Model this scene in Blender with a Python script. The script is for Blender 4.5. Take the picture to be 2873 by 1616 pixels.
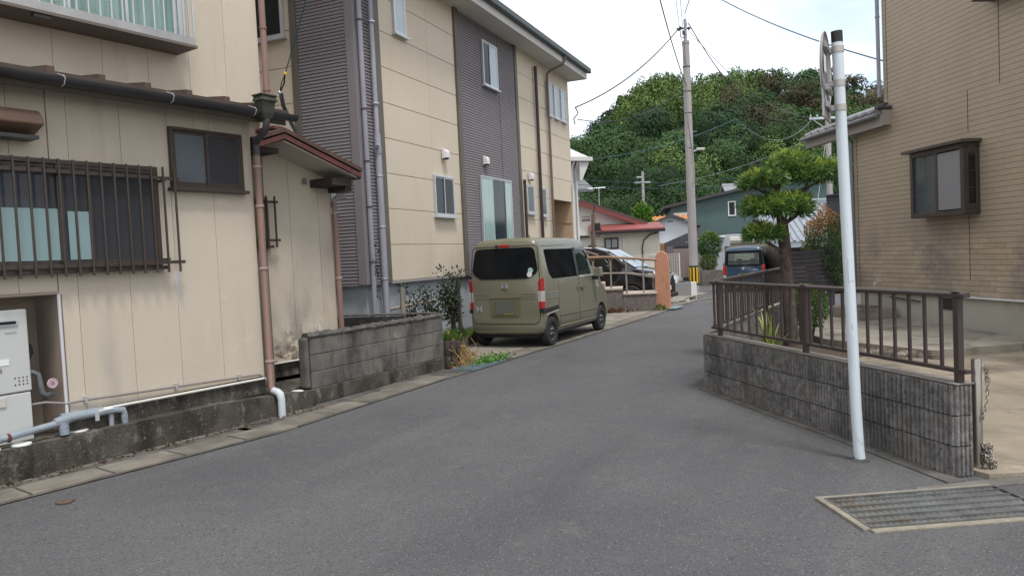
import bpy, bmesh, math, random
import numpy as np
from mathutils import Vector, Matrix

for o in list(bpy.data.objects):
    bpy.data.objects.remove(o)
scene = bpy.context.scene
col = scene.collection
random.seed(7)
rng = np.random.default_rng(7)
R = math.radians

# ------------------------------------------------------------------ camera
cd = bpy.data.cameras.new('camera')
cam = bpy.data.objects.new('camera', cd)
col.objects.link(cam)
cd.sensor_width = 36.0
cd.lens = 26.0
cd.clip_end = 3000
cam.matrix_world = Matrix.Translation((0, 0, 1.62)) @ Matrix.Rotation(R(90 - 2.38), 4, 'X') @ Matrix.Rotation(R(-2.75), 4, 'Z')
scene.camera = cam

# ------------------------------------------------------------------ world, sun, exposure
SUN_EL, SUN_AZ = 66.0, 150.0          # azimuth clockwise from +Y
w = bpy.data.worlds.new('World')
scene.world = w
w.use_nodes = True
nt = w.node_tree
nt.nodes.clear()
out = nt.nodes.new('ShaderNodeOutputWorld')
bg = nt.nodes.new('ShaderNodeBackground')
sky = nt.nodes.new('ShaderNodeTexSky')
sky.sky_type = 'NISHITA'
sky.sun_disc = False
sky.sun_elevation = R(SUN_EL)
sky.sun_rotation = R(SUN_AZ)
tc = nt.nodes.new('ShaderNodeTexCoord')
mp = nt.nodes.new('ShaderNodeMapping')
mp.inputs['Scale'].default_value = (1.0, 1.0, 2.6)
mp.inputs['Location'].default_value = (0.35, 0.1, 0.55)
nz = nt.nodes.new('ShaderNodeTexNoise')
nz.inputs['Scale'].default_value = 1.7
nz.inputs['Detail'].default_value = 5
nz.inputs['Roughness'].default_value = 0.55
rp = nt.nodes.new('ShaderNodeValToRGB')
rp.color_ramp.elements[0].position = 0.33
rp.color_ramp.elements[0].color = (0.30, 0.30, 0.30, 1)
rp.color_ramp.elements[1].position = 0.56
rp.color_ramp.elements[1].color = (1, 1, 1, 1)
sc = nt.nodes.new('ShaderNodeVectorMath')
sc.operation = 'SCALE'
sc.inputs['Scale'].default_value = 1.35
mx = nt.nodes.new('ShaderNodeMix')
mx.data_type = 'RGBA'
cn = nt.nodes.new('ShaderNodeTexNoise')
cn.inputs['Scale'].default_value = 2.3
cn.inputs['Detail'].default_value = 4
cl = nt.nodes.new('ShaderNodeMix')
cl.data_type = 'RGBA'
cl.inputs['A'].default_value = (4.3, 4.3, 4.4, 1)       # cloud layer, same units as the sky texture
cl.inputs['B'].default_value = (11.6, 11.5, 11.4, 1)
nt.links.new(cn.outputs['Fac'], cl.inputs['Factor'])
nt.links.new(mp.outputs['Vector'], cn.inputs['Vector'])
nt.links.new(cl.outputs['Result'], mx.inputs['B'])
nt.links.new(tc.outputs['Generated'], mp.inputs['Vector'])
nt.links.new(mp.outputs['Vector'], nz.inputs['Vector'])
nt.links.new(nz.outputs['Fac'], rp.inputs['Fac'])
nt.links.new(sky.outputs['Color'], sc.inputs[0])
nt.links.new(sc.outputs['Vector'], mx.inputs['A'])
nt.links.new(rp.outputs['Color'], mx.inputs['Factor'])
nt.links.new(mx.outputs['Result'], bg.inputs['Color'])
bg.inputs['Strength'].default_value = 0.10
nt.links.new(bg.outputs['Background'], out.inputs['Surface'])

sl = bpy.data.lights.new('sun', 'SUN')
sl.energy = 1.5
sl.angle = R(11)
sl.color = (1.0, 0.975, 0.94)
so = bpy.data.objects.new('sun', sl)
col.objects.link(so)
d = Vector((math.sin(R(SUN_AZ)) * math.cos(R(SUN_EL)), math.cos(R(SUN_AZ)) * math.cos(R(SUN_EL)), math.sin(R(SUN_EL))))
so.rotation_euler = d.to_track_quat('Z', 'Y').to_euler()
so.location = d * 60
scene.view_settings.view_transform = 'Standard'
scene.view_settings.look = 'None'
scene.view_settings.exposure = 0.86
scene.view_settings.gamma = 1.0
scene.view_settings.use_curve_mapping = False
scene.render.engine = 'CYCLES'

# ------------------------------------------------------------------ helpers
def lin(h):
    h = h.lstrip('#')
    r = []
    for i in (0, 2, 4):
        c = int(h[i:i + 2], 16) / 255
        r.append(c / 12.92 if c <= 0.04045 else ((c + 0.055) / 1.055) ** 2.4)
    return tuple(r)

MATS = {}
def mat(name, c1, c2=None, scale=2.0, detail=5, rough=0.75, metal=0.0, spec=0.4, bump=0.0, bscale=60.0, bdetail=3,
        stretch=(1, 1, 1), dirts=(), rnd=0.0, speck=None, coat=0.0, space='world', transl=0.0, lo=0.35, hi=0.65, trans=0.0, wave=None, cracks=()):
    """procedural surface: c1/c2 mixed by noise, optional stains (colour, scale, lo, hi, stretch, zlo, zhi), specks, bump"""
    m = bpy.data.materials.new(name)
    m.use_nodes = True
    t = m.node_tree
    N, Lk = t.nodes, t.links
    b = N['Principled BSDF']
    b.inputs['Roughness'].default_value = rough
    b.inputs['Metallic'].default_value = metal
    b.inputs['Specular IOR Level'].default_value = spec
    b.inputs['Coat Weight'].default_value = coat
    b.inputs['Coat Roughness'].default_value = 0.06
    b.inputs['Transmission Weight'].default_value = trans
    if space == 'world':
        src = N.new('ShaderNodeNewGeometry').outputs['Position']
    else:
        src = N.new('ShaderNodeTexCoord').outputs['Object']
    def noise(sc_, dt, st=(1, 1, 1), off=0.0):
        mpn = N.new('ShaderNodeMapping')
        mpn.inputs['Scale'].default_value = st[:3]
        if len(st) > 3:                                  # turn first, then stretch
            mpn.vector_type = 'TEXTURE'
            mpn.inputs['Scale'].default_value = [1 / q for q in st[:3]]
            mpn.inputs['Rotation'].default_value = (0, 0, R(st[3]))
        mpn.inputs['Location'].default_value = (off, off * 1.7, off * 0.6)
        Lk.new(src, mpn.inputs['Vector'])
        n = N.new('ShaderNodeTexNoise')
        n.inputs['Scale'].default_value = sc_
        n.inputs['Detail'].default_value = dt
        n.inputs['Roughness'].default_value = 0.6
        Lk.new(mpn.outputs['Vector'], n.inputs['Vector'])
        return n.outputs['Fac']
    def ramp(x, a, bb):
        r = N.new('ShaderNodeMapRange')
        r.inputs['From Min'].default_value = a
        r.inputs['From Max'].default_value = bb
        Lk.new(x, r.inputs['Value'])
        return r.outputs['Result']
    def mixc(f, A, B):
        mm = N.new('ShaderNodeMix')
        mm.data_type = 'RGBA'
        if isinstance(f, float):
            mm.inputs['Factor'].default_value = f
        else:
            Lk.new(f, mm.inputs['Factor'])
        for s, v in (('A', A), ('B', B)):
            if isinstance(v, tuple):
                mm.inputs[s].default_value = (*v, 1)
            else:
                Lk.new(v, mm.inputs[s])
        return mm.outputs['Result']
    def mul(a, bb):
        q = N.new('ShaderNodeMath')
        q.operation = 'MULTIPLY'
        for i, v in enumerate((a, bb)):
            if isinstance(v, float):
                q.inputs[i].default_value = v
            else:
                Lk.new(v, q.inputs[i])
        return q.outputs[0]
    c = tuple(c1)
    if c2 is not None:
        c = mixc(ramp(noise(scale, detail, stretch), lo, hi), tuple(c1), tuple(c2))
    sepz = None
    for i, dd in enumerate(dirts):
        f = ramp(noise(dd[1], 7, dd[4], 3.1 + 2.3 * i), dd[2], dd[3])
        if len(dd) > 5:
            if sepz is None:
                sepz = N.new('ShaderNodeSeparateXYZ')
                Lk.new(N.new('ShaderNodeNewGeometry').outputs['Position'], sepz.inputs[0])
            f = mul(f, ramp(sepz.outputs['Z'], dd[6], dd[5]))
        if len(dd) > 7:
            f = mul(f, float(dd[7]))
        c = mixc(f, c, tuple(dd[0]))
    if speck:
        for sp in speck:
            v = N.new('ShaderNodeTexVoronoi')
            v.inputs['Scale'].default_value = sp[1]
            Lk.new(src, v.inputs['Vector'])
            s2 = N.new('ShaderNodeSeparateColor')
            Lk.new(v.outputs['Color'], s2.inputs[0])
            f = mul(ramp(s2.outputs[0], sp[2], min(1.0, sp[2] + 0.02)), ramp(v.outputs['Distance'], sp[3], sp[3] * 0.6))
            c = mixc(f, c, tuple(sp[0]))
    for (ck, csc, cw, msc) in cracks:                    # hairline cracks, broken up by a noise mask
        nn = N.new('ShaderNodeTexNoise')
        nn.inputs['Scale'].default_value = 2.2
        nn.inputs['Detail'].default_value = 6
        Lk.new(src, nn.inputs['Vector'])
        va = N.new('ShaderNodeVectorMath')
        va.operation = 'MULTIPLY_ADD'
        va.inputs[1].default_value = (.55, .55, .55)
        Lk.new(nn.outputs['Color'], va.inputs[0])
        Lk.new(src, va.inputs[2])
        vr = N.new('ShaderNodeTexVoronoi')
        vr.feature = 'DISTANCE_TO_EDGE'
        vr.inputs['Scale'].default_value = csc
        Lk.new(va.outputs[0], vr.inputs['Vector'])
        f = mul(ramp(vr.outputs['Distance'], cw, cw * .3), ramp(noise(msc, 3, (1, 1, 1), 7.7), .50, .62))
        c = mixc(f, c, tuple(ck))
    if rnd:
        oi = N.new('ShaderNodeObjectInfo')
        hs = N.new('ShaderNodeHueSaturation')
        r = N.new('ShaderNodeMapRange')
        r.inputs['To Min'].default_value = 1 - rnd
        r.inputs['To Max'].default_value = 1 + rnd
        Lk.new(oi.outputs['Random'], r.inputs['Value'])
        Lk.new(r.outputs['Result'], hs.inputs['Value'])
        if isinstance(c, tuple):
            hs.inputs['Color'].default_value = (*c, 1)
        else:
            Lk.new(c, hs.inputs['Color'])
        c = hs.outputs['Color']
    if isinstance(c, tuple):
        b.inputs['Base Color'].default_value = (*c, 1)
    else:
        Lk.new(c, b.inputs['Base Color'])
    if bump:
        bp = N.new('ShaderNodeBump')
        bp.inputs['Strength'].default_value = min(1.0, bump)
        bp.inputs['Distance'].default_value = 0.01 if bump <= 1 else 0.01 * bump
        Lk.new(noise(bscale, bdetail, stretch if wave else (1, 1, 1)), bp.inputs['Height'])
        Lk.new(bp.outputs['Normal'], b.inputs['Normal'])
    MATS[name] = m
    return m

def leafmat(name, transl=0.25, rough=0.5, spec=0.35):
    m = bpy.data.materials.new(name)
    m.use_nodes = True
    t = m.node_tree
    b = t.nodes['Principled BSDF']
    a = t.nodes.new('ShaderNodeAttribute')
    a.attribute_name = 'tint'
    t.links.new(a.outputs['Color'], b.inputs['Base Color'])
    b.inputs['Roughness'].default_value = rough
    b.inputs['Specular IOR Level'].default_value = spec
    tr = t.nodes.new('ShaderNodeBsdfTranslucent')
    t.links.new(a.outputs['Color'], tr.inputs['Color'])
    ms = t.nodes.new('ShaderNodeMixShader')
    ms.inputs['Fac'].default_value = transl
    t.links.new(b.outputs[0], ms.inputs[1])
    t.links.new(tr.outputs[0], ms.inputs[2])
    t.links.new(ms.outputs[0], t.nodes['Material Output'].inputs['Surface'])
    return m

def glassmat(name, tint, rough=0.03, alpha=0.5):
    """clear window glass: a tinted see-through layer under a sharp reflection"""
    m = bpy.data.materials.new(name)
    m.use_nodes = True
    t = m.node_tree
    t.nodes.remove(t.nodes['Principled BSDF'])
    gl = t.nodes.new('ShaderNodeBsdfGlossy')
    gl.inputs['Roughness'].default_value = rough
    tp = t.nodes.new('ShaderNodeBsdfTransparent')
    tp.inputs['Color'].default_value = (*tint, 1)
    fr = t.nodes.new('ShaderNodeFresnel')
    fr.inputs['IOR'].default_value = 1.5
    ms = t.nodes.new('ShaderNodeMixShader')
    t.links.new(fr.outputs[0], ms.inputs['Fac'])
    t.links.new(tp.outputs[0], ms.inputs[1])
    t.links.new(gl.outputs[0], ms.inputs[2])
    t.links.new(ms.outputs[0], t.nodes['Material Output'].inputs['Surface'])
    return m

class MB:
    def __init__(s):
        s.v, s.f = [], []
    def add(s, vs, fs):
        k = len(s.v)
        s.v += [tuple(p) for p in vs]
        s.f += [tuple(i + k for i in f) for f in fs]
        return s
    def box(s, x0, x1, y0, y1, z0, z1):
        return s.add([(x0, y0, z0), (x1, y0, z0), (x1, y1, z0), (x0, y1, z0), (x0, y0, z1), (x1, y0, z1), (x1, y1, z1), (x0, y1, z1)],
                     [(0, 3, 2, 1), (4, 5, 6, 7), (0, 1, 5, 4), (1, 2, 6, 5), (2, 3, 7, 6), (3, 0, 4, 7)])
    def prism(s, pts, a0, a1, axis='z'):
        """polygon extruded along an axis; pts are the other two coordinates (x,y) (x,z) or (y,z)"""
        n = len(pts)
        def mk(p, a):
            return (p[0], p[1], a) if axis == 'z' else ((p[0], a, p[1]) if axis == 'y' else (a, p[0], p[1]))
        vs = [mk(p, a0) for p in pts] + [mk(p, a1) for p in pts]
        fs = [tuple(range(n)), tuple(reversed(range(n, 2 * n)))] + [(i, (i + 1) % n, n + (i + 1) % n, n + i) for i in range(n)]
        return s.add(vs, fs)
    def tube(s, pts, r, n=8, cap=True):
        pts = [Vector(p) for p in pts]
        m = len(pts)
        rr = r if isinstance(r, (list, tuple)) else [r] * m
        rings = []
        up = None
        for i, p in enumerate(pts):
            t = (pts[min(i + 1, m - 1)] - pts[max(i - 1, 0)])
            t = t.normalized() if t.length > 1e-9 else Vector((0, 0, 1))
            if up is None:
                a = Vector((0, 0, 1)) if abs(t.z) < 0.9 else Vector((1, 0, 0))
                up = t.cross(a).normalized()
            else:
                up = (up - t * up.dot(t))
                up = up.normalized() if up.length > 1e-6 else t.orthogonal().normalized()
            u2 = t.cross(up)
            rings.append([p + (up * math.cos(2 * math.pi * k / n) + u2 * math.sin(2 * math.pi * k / n)) * rr[i] for k in range(n)])
        vs = [q for g_ in rings for q in g_]
        fs = []
        for i in range(m - 1):
            for k in range(n):
                fs.append((i * n + k, i * n + (k + 1) % n, (i + 1) * n + (k + 1) % n, (i + 1) * n + k))
        if cap:
            fs.append(tuple(reversed(range(n))))
            fs.append(tuple(range((m - 1) * n, m * n)))
        return s.add(vs, fs)
    def lathe(s, prof, n=20, c=(0, 0, 0), axis='z', cap=True):
        """profile of (radius, height) revolved about an axis through c"""
        vs = []
        for (r, h) in prof:
            for k in range(n):
                a = 2 * math.pi * k / n
                q = (r * math.cos(a), r * math.sin(a), h)
                if axis == 'y':
                    q = (q[0], q[2], q[1])
                elif axis == 'x':
                    q = (q[2], q[0], q[1])
                vs.append((q[0] + c[0], q[1] + c[1], q[2] + c[2]))
        fs = []
        for i in range(len(prof) - 1):
            for k in range(n):
                fs.append((i * n + k, i * n + (k + 1) % n, (i + 1) * n + (k + 1) % n, (i + 1) * n + k))
        if cap:
            fs.append(tuple(range(n)))
            fs.append(tuple(range((len(prof) - 1) * n, len(prof) * n)))
        return s.add(vs, fs)
    def build(s, name, m, parent=None, smooth=False, bevel=0.0, label=None, fix=True):
        me = bpy.data.meshes.new(name)
        me.from_pydata(s.v, [], s.f)
        if fix:
            bm = bmesh.new()
            bm.from_mesh(me)
            bmesh.ops.recalc_face_normals(bm, faces=bm.faces)
            bm.to_mesh(me)
            bm.free()
        if smooth:
            me.shade_smooth()
            me.set_sharp_from_angle(angle=R(40))
        me.materials.append(m)
        o = bpy.data.objects.new(name, me)
        col.objects.link(o)
        o.parent = parent
        if bevel:
            bv = o.modifiers.new('bevel', 'BEVEL')
            bv.width = bevel
            bv.segments = 2
            bv.limit_method = 'ANGLE'
        if label:
            o['label'] = label
        return o

def tag(o, label, cat, group=None, kind=None):
    o['label'] = label
    o['category'] = cat
    if group:
        o['group'] = group
    if kind:
        o['kind'] = kind
    return o

def thing(name, label, cat, loc=(0, 0, 0), rz=0.0, group=None):
    o = bpy.data.objects.new(name, None)
    col.objects.link(o)
    o.empty_display_size = 0.2
    o.location = loc
    o.rotation_euler = (0, 0, rz)
    return tag(o, label, cat, group)

def struct(o):
    o['kind'] = 'structure'
    return o

def box(name, m, parent, x0, x1, y0, y1, z0, z1, bevel=0.0, label=None):
    return MB().box(x0, x1, y0, y1, z0, z1).build(name, m, parent, bevel=bevel, label=label)

def dup(o, parent=None, loc=None):
    c = o.copy()
    col.objects.link(c)
    c.parent = parent
    if loc is not None:
        c.location = loc
    for ch in list(o.children):
        dup(ch, c)
    return c

def copy_piece(o, parent, loc, rot=None, scale=None):
    c = o.copy()
    col.objects.link(c)
    c.parent = parent
    c.location = loc
    if rot is not None:
        c.rotation_euler = rot
    if scale is not None:
        c.scale = scale
    return c

def npmesh(name, V, F, m, parent=None, tint=None):
    """numpy quads/tris -> mesh object with a 'tint' colour per vertex"""
    me = bpy.data.meshes.new(name)
    V = np.asarray(V, np.float32)
    F = np.asarray(F, np.int32)
    k = F.shape[1]
    me.vertices.add(len(V))
    me.vertices.foreach_set('co', V.ravel())
    me.loops.add(F.size)
    me.loops.foreach_set('vertex_index', F.ravel())
    me.polygons.add(len(F))
    me.polygons.foreach_set('loop_start', np.arange(0, F.size, k, dtype=np.int32))
    me.update(calc_edges=True)
    if tint is not None:
        a = me.attributes.new('tint', 'FLOAT_COLOR', 'POINT')
        T = np.ones((len(V), 4), np.float32)
        T[:, :3] = tint
        a.data.foreach_set('color', T.ravel())
    me.materials.append(m)
    o = bpy.data.objects.new(name, me)
    col.objects.link(o)
    o.parent = parent
    return o

def unit(a):
    return a / np.maximum(np.linalg.norm(a, axis=1, keepdims=True), 1e-9)

def leaves(P, D, length, width, tint, fold=0.0):
    """leaf-shaped quads at points P pointing along D; returns (V, F, T)"""
    n = len(P)
    D = unit(D)
    side = unit(np.cross(D, rng.normal(size=(n, 3))))
    length = np.broadcast_to(np.asarray(length, float).reshape(-1, 1), (n, 1))
    width = np.broadcast_to(np.asarray(width, float).reshape(-1, 1), (n, 1))
    up = np.cross(side, D)
    a = P
    b = P + D * length * 0.45 + side * width * 0.5 + up * fold * length
    c = P + D * length
    e = P + D * length * 0.45 - side * width * 0.5 + up * fold * length
    V = np.stack([a, b, c, e], 1).reshape(-1, 3)
    F = np.arange(4 * n).reshape(n, 4)
    T = np.repeat(tint, 4, 0)
    return V, F, T

def cards(P, Nn, size, tint, jitter=.35, aspect=.8):
    """leaf-clump faces lying roughly across the direction Nn"""
    n = len(P)
    Nn = unit(unit(Nn) + rng.normal(size=(n, 3)) * jitter)
    t1 = unit(np.cross(Nn, rng.normal(size=(n, 3))))
    t2 = np.cross(Nn, t1)
    s_ = np.broadcast_to(np.asarray(size, float).reshape(-1, 1), (n, 1)) * .5
    V = np.stack([P - t1 * s_, P + t2 * s_ * aspect, P + t1 * s_, P - t2 * s_ * aspect], 1).reshape(-1, 3)
    return V, np.arange(4 * n).reshape(n, 4), np.repeat(tint, 4, 0)

def merge(parts):
    V, F, T, k = [], [], [], 0
    for v, f, t in parts:
        V.append(v)
        F.append(f + k)
        T.append(t)
        k += len(v)
    return np.concatenate(V), np.concatenate(F), np.concatenate(T)

def vary(base, n, amt=0.25, hue=0.12):
    base = np.asarray(base, float)
    v = 1 + rng.normal(size=(n, 1)) * amt
    h = 1 + rng.normal(size=(n, 3)) * hue
    return np.clip(base * v * h, 0.004, 1)

def shell(n, c, r, power=0.35, flat=0.0):
    d = unit(rng.normal(size=(n, 3)))
    k = rng.random((n, 1)) ** power
    p = d * k
    if flat:
        p[:, 2] = np.where(p[:, 2] < -flat, -flat + (p[:, 2] + flat) * 0.25, p[:, 2])
    return np.asarray(c) + p * np.asarray(r), d

def catenary(a, b, sag, n=14):
    a, b = Vector(a), Vector(b)
    return [a.lerp(b, i / n) - Vector((0, 0, 4 * sag * (i / n) * (1 - i / n))) for i in range(n + 1)]

def round_poly(pts, r, n=4):
    outp = []
    m = len(pts)
    for i in range(m):
        p, q, s_ = Vector(pts[i - 1]), Vector(pts[i]), Vector(pts[(i + 1) % m])
        rr = r[i] if isinstance(r, (list, tuple)) else r
        a = q + (p - q).normalized() * rr
        b = q + (s_ - q).normalized() * rr
        for k in range(n + 1):
            t = k / n
            outp.append(tuple(a * (1 - t) ** 2 + q * 2 * t * (1 - t) + b * t ** 2))
    return outp

def gz(y):
    """height of the lane: level, then dipping gently past the ramp"""
    t = min(1.0, max(0.0, (y - 19.5) / 11.5))
    return -0.30 * t * t * (3 - 2 * t)
# ------------------------------------------------------------------ materials
LEAF = leafmat('leaf')
NEEDLE = leafmat('glossy_leaf', 0.28, 0.38, 0.5)
FOREST = leafmat('forest_leaf', 0.06, 0.85, 0.1)
ASPHALT = mat('asphalt', (.098, .097, .101), (.122, .121, .124), scale=0.55, rough=.92, spec=.25, bump=.85, bscale=190, bdetail=2,
              
              dirts=[((.080, .079, .084), 0.42, .48, .76, (1, 1, 1)), ((.138, .137, .138), .7, .50, .74, (.16, 1.2, 1, 62)), ((.082, .080, .084), .6, .56, .78, (.25, 1.6, 1, 58)), ((.145, .143, .14), 5.0, .56, .8, (1, 1, 1)), ((.055, .055, .058), 75, .52, .66, (1, 1, 1)), ((.20, .197, .192), 105, .58, .70, (1, 1, 1))],
              speck=[((.28, .27, .255), 75, .90, .35), ((.36, .35, .33), 22, .98, .12)])
CONC = mat('concrete', (.285, .258, .215), (.195, .178, .148), scale=1.6, rough=.92, spec=.2, bump=.5, bscale=55,
           dirts=[((.11, .10, .085), 2.2, .52, .68, (1, 1, 1))], speck=[((.4, .38, .34), 55, .9, .3)])
CONC_SLAB = mat('gutter_concrete', (.215, .195, .16), (.135, .122, .105), scale=3.0, rough=.93, spec=.2, bump=.8, bscale=120, rnd=.14,
                dirts=[((.115, .105, .092), 2.2, .52, .7, (1, 1, 1))])
LEDGE = mat('stained_concrete', (.115, .105, .088), (.042, .037, .031), scale=2.6, rough=.95, spec=.15, bump=.9, bscale=45, stretch=(1, 1, .6),
            dirts=[((.24, .23, .205), 7.5, .57, .72, (1, 1, .6)), ((.030, .026, .022), 3.0, .50, .66, (1, 1, .35)), ((.20, .19, .17), 40, .60, .70, (1, 1, 1))])
BLOCK = mat('weathered_block', (.195, .188, .165), (.11, .107, .098), scale=2.2, rough=.95, spec=.15, bump=.8, bscale=70, rnd=.12,
            dirts=[((.058, .055, .052), 2.6, .48, .66, (1.6, 1.6, .6)), ((.30, .285, .21), 4.0, .6, .75, (1, 1, 1))])
MORTAR = mat('mortar', (.20, .195, .18), (.11, .105, .1), scale=6, rough=.95, bump=.6, bscale=90)
RIBBLOCK = mat('split_rib_block', (.255, .247, .236), (.125, .12, .115), scale=14, detail=8, rough=.95, spec=.15, bump=1.0, bscale=85, rnd=.10,
               dirts=[((.085, .082, .082), 2.2, .50, .70, (1, 1, .5)), ((.075, .072, .072), 38, .54, .68, (1, 1, .8)), ((.30, .295, .29), 55, .60, .72, (1, 1, .8)), ((.15, .135, .10), 1.4, .52, .7, (1, 1, .5), 0.10, .45)])
STUCCO = mat('beige_board', (.565, .500, .402), (.53, .462, .37), scale=.9, rough=.85, spec=.25, bump=.25, bscale=160, rnd=.018,
             dirts=[((.465, .405, .325), 1.1, .52, .76, (1, 1, .30)), ((.46, .395, .31), 2.4, .60, .80, (2.2, 2.2, .15)), ((.61, .55, .46), 5, .62, .8, (1, 1, 1)), ((.36, .325, .30), 1.8, .53, .72, (1.5, 1.5, .22), .3, 1.9)])
STUCCO2 = mat('mildewed_board', (.54, .48, .38), (.50, .44, .35), scale=1.2, rough=.88, spec=.2, bump=.3, bscale=120,
              dirts=[((.25, .21, .205), 1.6, .42, .62, (1.2, 1.2, .35), .6, 2.3), ((.62, .56, .43), 5.5, .50, .56, (1, 1, 1), .7, 1.05), ((.16, .10, .06), 11, .50, .60, (1, 1, 1), .45, .85)])
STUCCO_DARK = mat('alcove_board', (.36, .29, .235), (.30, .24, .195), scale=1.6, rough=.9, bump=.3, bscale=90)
BEIGE = mat('cream_siding', (.61, .535, .428), (.585, .51, .405), scale=.7, rough=.8, spec=.25, bump=.2, bscale=180, rnd=.012,
            dirts=[((.52, .40, .235), 1.2, .52, .75, (1, 1, .22), 1.4, 3.0, .7), ((.54, .465, .36), .9, .55, .8, (1, 1, .5))])
BEIGE_JOINT = mat('cream_joint', (.36, .30, .215), rough=.9)
PORCH = mat('porch_board', (.52, .37, .245), (.48, .34, .22), scale=1, rough=.85)
SIDING = mat('mauve_siding', (.215, .196, .205), (.20, .182, .19), scale=1.6, rough=.72, spec=.3, bump=.15, bscale=120, rnd=.03)
SIDING_BACK = mat('siding_joint_dark', (.07, .06, .062), rough=.9)  # dark colour of the board joint and the corner pipe clips
CORNER = mat('mauve_corner', (.205, .187, .195), rough=.65)
OLIVE = mat('olive_trim', (.13, .116, .092), (.11, .099, .079), scale=2, rough=.6)
FOUND = mat('pale_foundation', (.38, .415, .44), (.345, .38, .405), scale=1.3, rough=.85, bump=.2, bscale=90, dirts=[((.30, .32, .33), 1.2, .55, .75, (1, 1, .4))])
SOFFIT = mat('soffit_white', (.58, .57, .55), (.54, .53, .51), scale=1, rough=.8)
DKGREEN = mat('dark_gutter_green', (.055, .072, .072), rough=.5)
BLACK = mat('black_gutter', (.028, .028, .030), (.045, .045, .048), scale=4, rough=.42, spec=.5)
BROWN = mat('bronze_aluminium', (.068, .053, .043), (.058, .045, .036), scale=6, rough=.42, metal=.25, spec=.5)
BROWN2 = mat('fence_brown', (.052, .036, .033), (.042, .029, .027), scale=7, rough=.45, spec=.5, dirts=[((.10, .085, .075), 9, .6, .8, (1, 1, 1), 9, 10, .6)])
PINKPIPE = mat('pink_brown_pipe', (.255, .160, .130), (.225, .142, .116), scale=2.5, rough=.55, spec=.4, dirts=[((.20, .12, .10), 2, .55, .75, (3, 3, .4))])
GREYPIPE = mat('grey_pipe', (.30, .30, .34), (.26, .26, .30), scale=2, rough=.55, dirts=[((.22, .20, .21), 3, .55, .75, (3, 3, .4))])
DKPIPE = mat('dark_brown_pipe', (.045, .030, .026), rough=.45)
TAUPEPIPE = mat('taupe_pipe', (.17, .135, .12), rough=.5)
SILVER = mat('silver_aluminium', (.56, .58, .60), (.50, .52, .545), scale=5, rough=.38, metal=.55)
STEEL = mat('stainless', (.40, .37, .33), (.30, .275, .24), scale=6, rough=.3, metal=.9, stretch=(3, 3, .3))
WHITE = mat('white_plastic', (.72, .72, .70), (.66, .66, .65), scale=3, rough=.55)
PVC = mat('white_pvc', (.52, .57, .58), (.46, .50, .51), scale=3, rough=.45)
APPL = mat('appliance_enamel', (.52, .53, .51), (.49, .50, .48), scale=2, rough=.42, dirts=[((.50, .49, .46), 3, .58, .8, (1, 1, .3))])
LAG = mat('blue_grey_pipe_wrap', (.27, .31, .345), (.22, .255, .285), scale=9, rough=.65, bump=.8, bscale=40)
RUBBER = mat('black_rubber', (.022, .022, .024), (.03, .03, .032), scale=12, rough=.8)
DARK = mat('dark_void', (.012, .012, .013), rough=.9)
DARKWOOD = mat('dark_timber', (.035, .026, .022), (.05, .036, .03), scale=8, stretch=(.3, 1, 1), rough=.85)
REDPAINT = mat('red_paint', (.125, .040, .034), (.088, .030, .026), scale=6, rough=.65, dirts=[((.10, .05, .04), 7, .55, .7, (1, 1, 1))])
PANE_DARK = mat('dark_pane', (.012, .014, .017), (.022, .024, .027), scale=.8, rough=.06, spec=.22)
PANE_SMOKE = mat('smoky_pane', (.055, .057, .062), (.043, .045, .05), scale=.9, rough=.16, spec=.3)
PANE_FROST = mat('frosted_pane', (.13, .15, .165), (.095, .112, .125), scale=1.6, rough=.30, spec=.35)
PANE_TEAL = mat('pale_teal_sheet', (.26, .37, .38), (.235, .34, .35), scale=1.2, rough=.35, spec=.4)
PANE_CURT = mat('curtain_behind_glass', (.24, .36, .33), (.11, .19, .155), scale=2.2, stretch=(6, 6, .15), rough=.08, spec=.5)
PANE_SKY = mat('sky_reflection_pane', (.42, .50, .54), (.36, .44, .48), scale=1.5, stretch=(1, 1, .6), rough=.08, spec=.6)  # reflected sky on the upper windows, put into the pane colour
PANE_MINT = mat('mint_curtain_pane', (.36, .50, .47), (.27, .40, .38), scale=1.5, stretch=(5, 5, .2), rough=.1, spec=.5)
PANE_GREY = mat('grey_roll_blind', (.215, .222, .237), (.20, .207, .222), scale=1, rough=.22, spec=.5)
PANE_NAVY = mat('blue_grey_pane', (.022, .034, .042), (.035, .047, .056), scale=1.2, rough=.1, spec=.25)

# ------------------------------------------------------------------ ground, lane, paving
def sheet(name, m, xs, ys, zf, parent=None):
    mb = MB()
    n = len(xs)
    mb.v = [(x, y, zf(x, y)) for y in ys for x in xs]
    mb.f = [(j * n + i, j * n + i + 1, (j + 1) * n + i + 1, (j + 1) * n + i) for j in range(len(ys) - 1) for i in range(n - 1)]
    return mb.build(name, m, parent, smooth=True)

EARTH = mat('earth', (.13, .115, .08), (.075, .085, .045), scale=.3, rough=.95, bump=.5, bscale=8)
ys = [-40, -10, 0, 10, 15, 18, 19.5, 21, 22.5, 24, 25.5, 27, 28.5, 30, 31, 34, 40, 60, 100, 400, 1500]
struct(sheet('ground', EARTH, [-1500, -300, -60, -20, 0, 20, 60, 300, 1500], ys, lambda x, y: gz(y) - .03))
struct(sheet('road', ASPHALT, [-16, -8, -4, 0, 4, 8, 12, 18, 30], [-12, -4, 0, 5, 10, 15, 18, 19.5, 21, 22.5, 24, 25.5, 27, 28.5, 30, 31, 34, 40, 48], lambda x, y: gz(y)))

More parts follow.
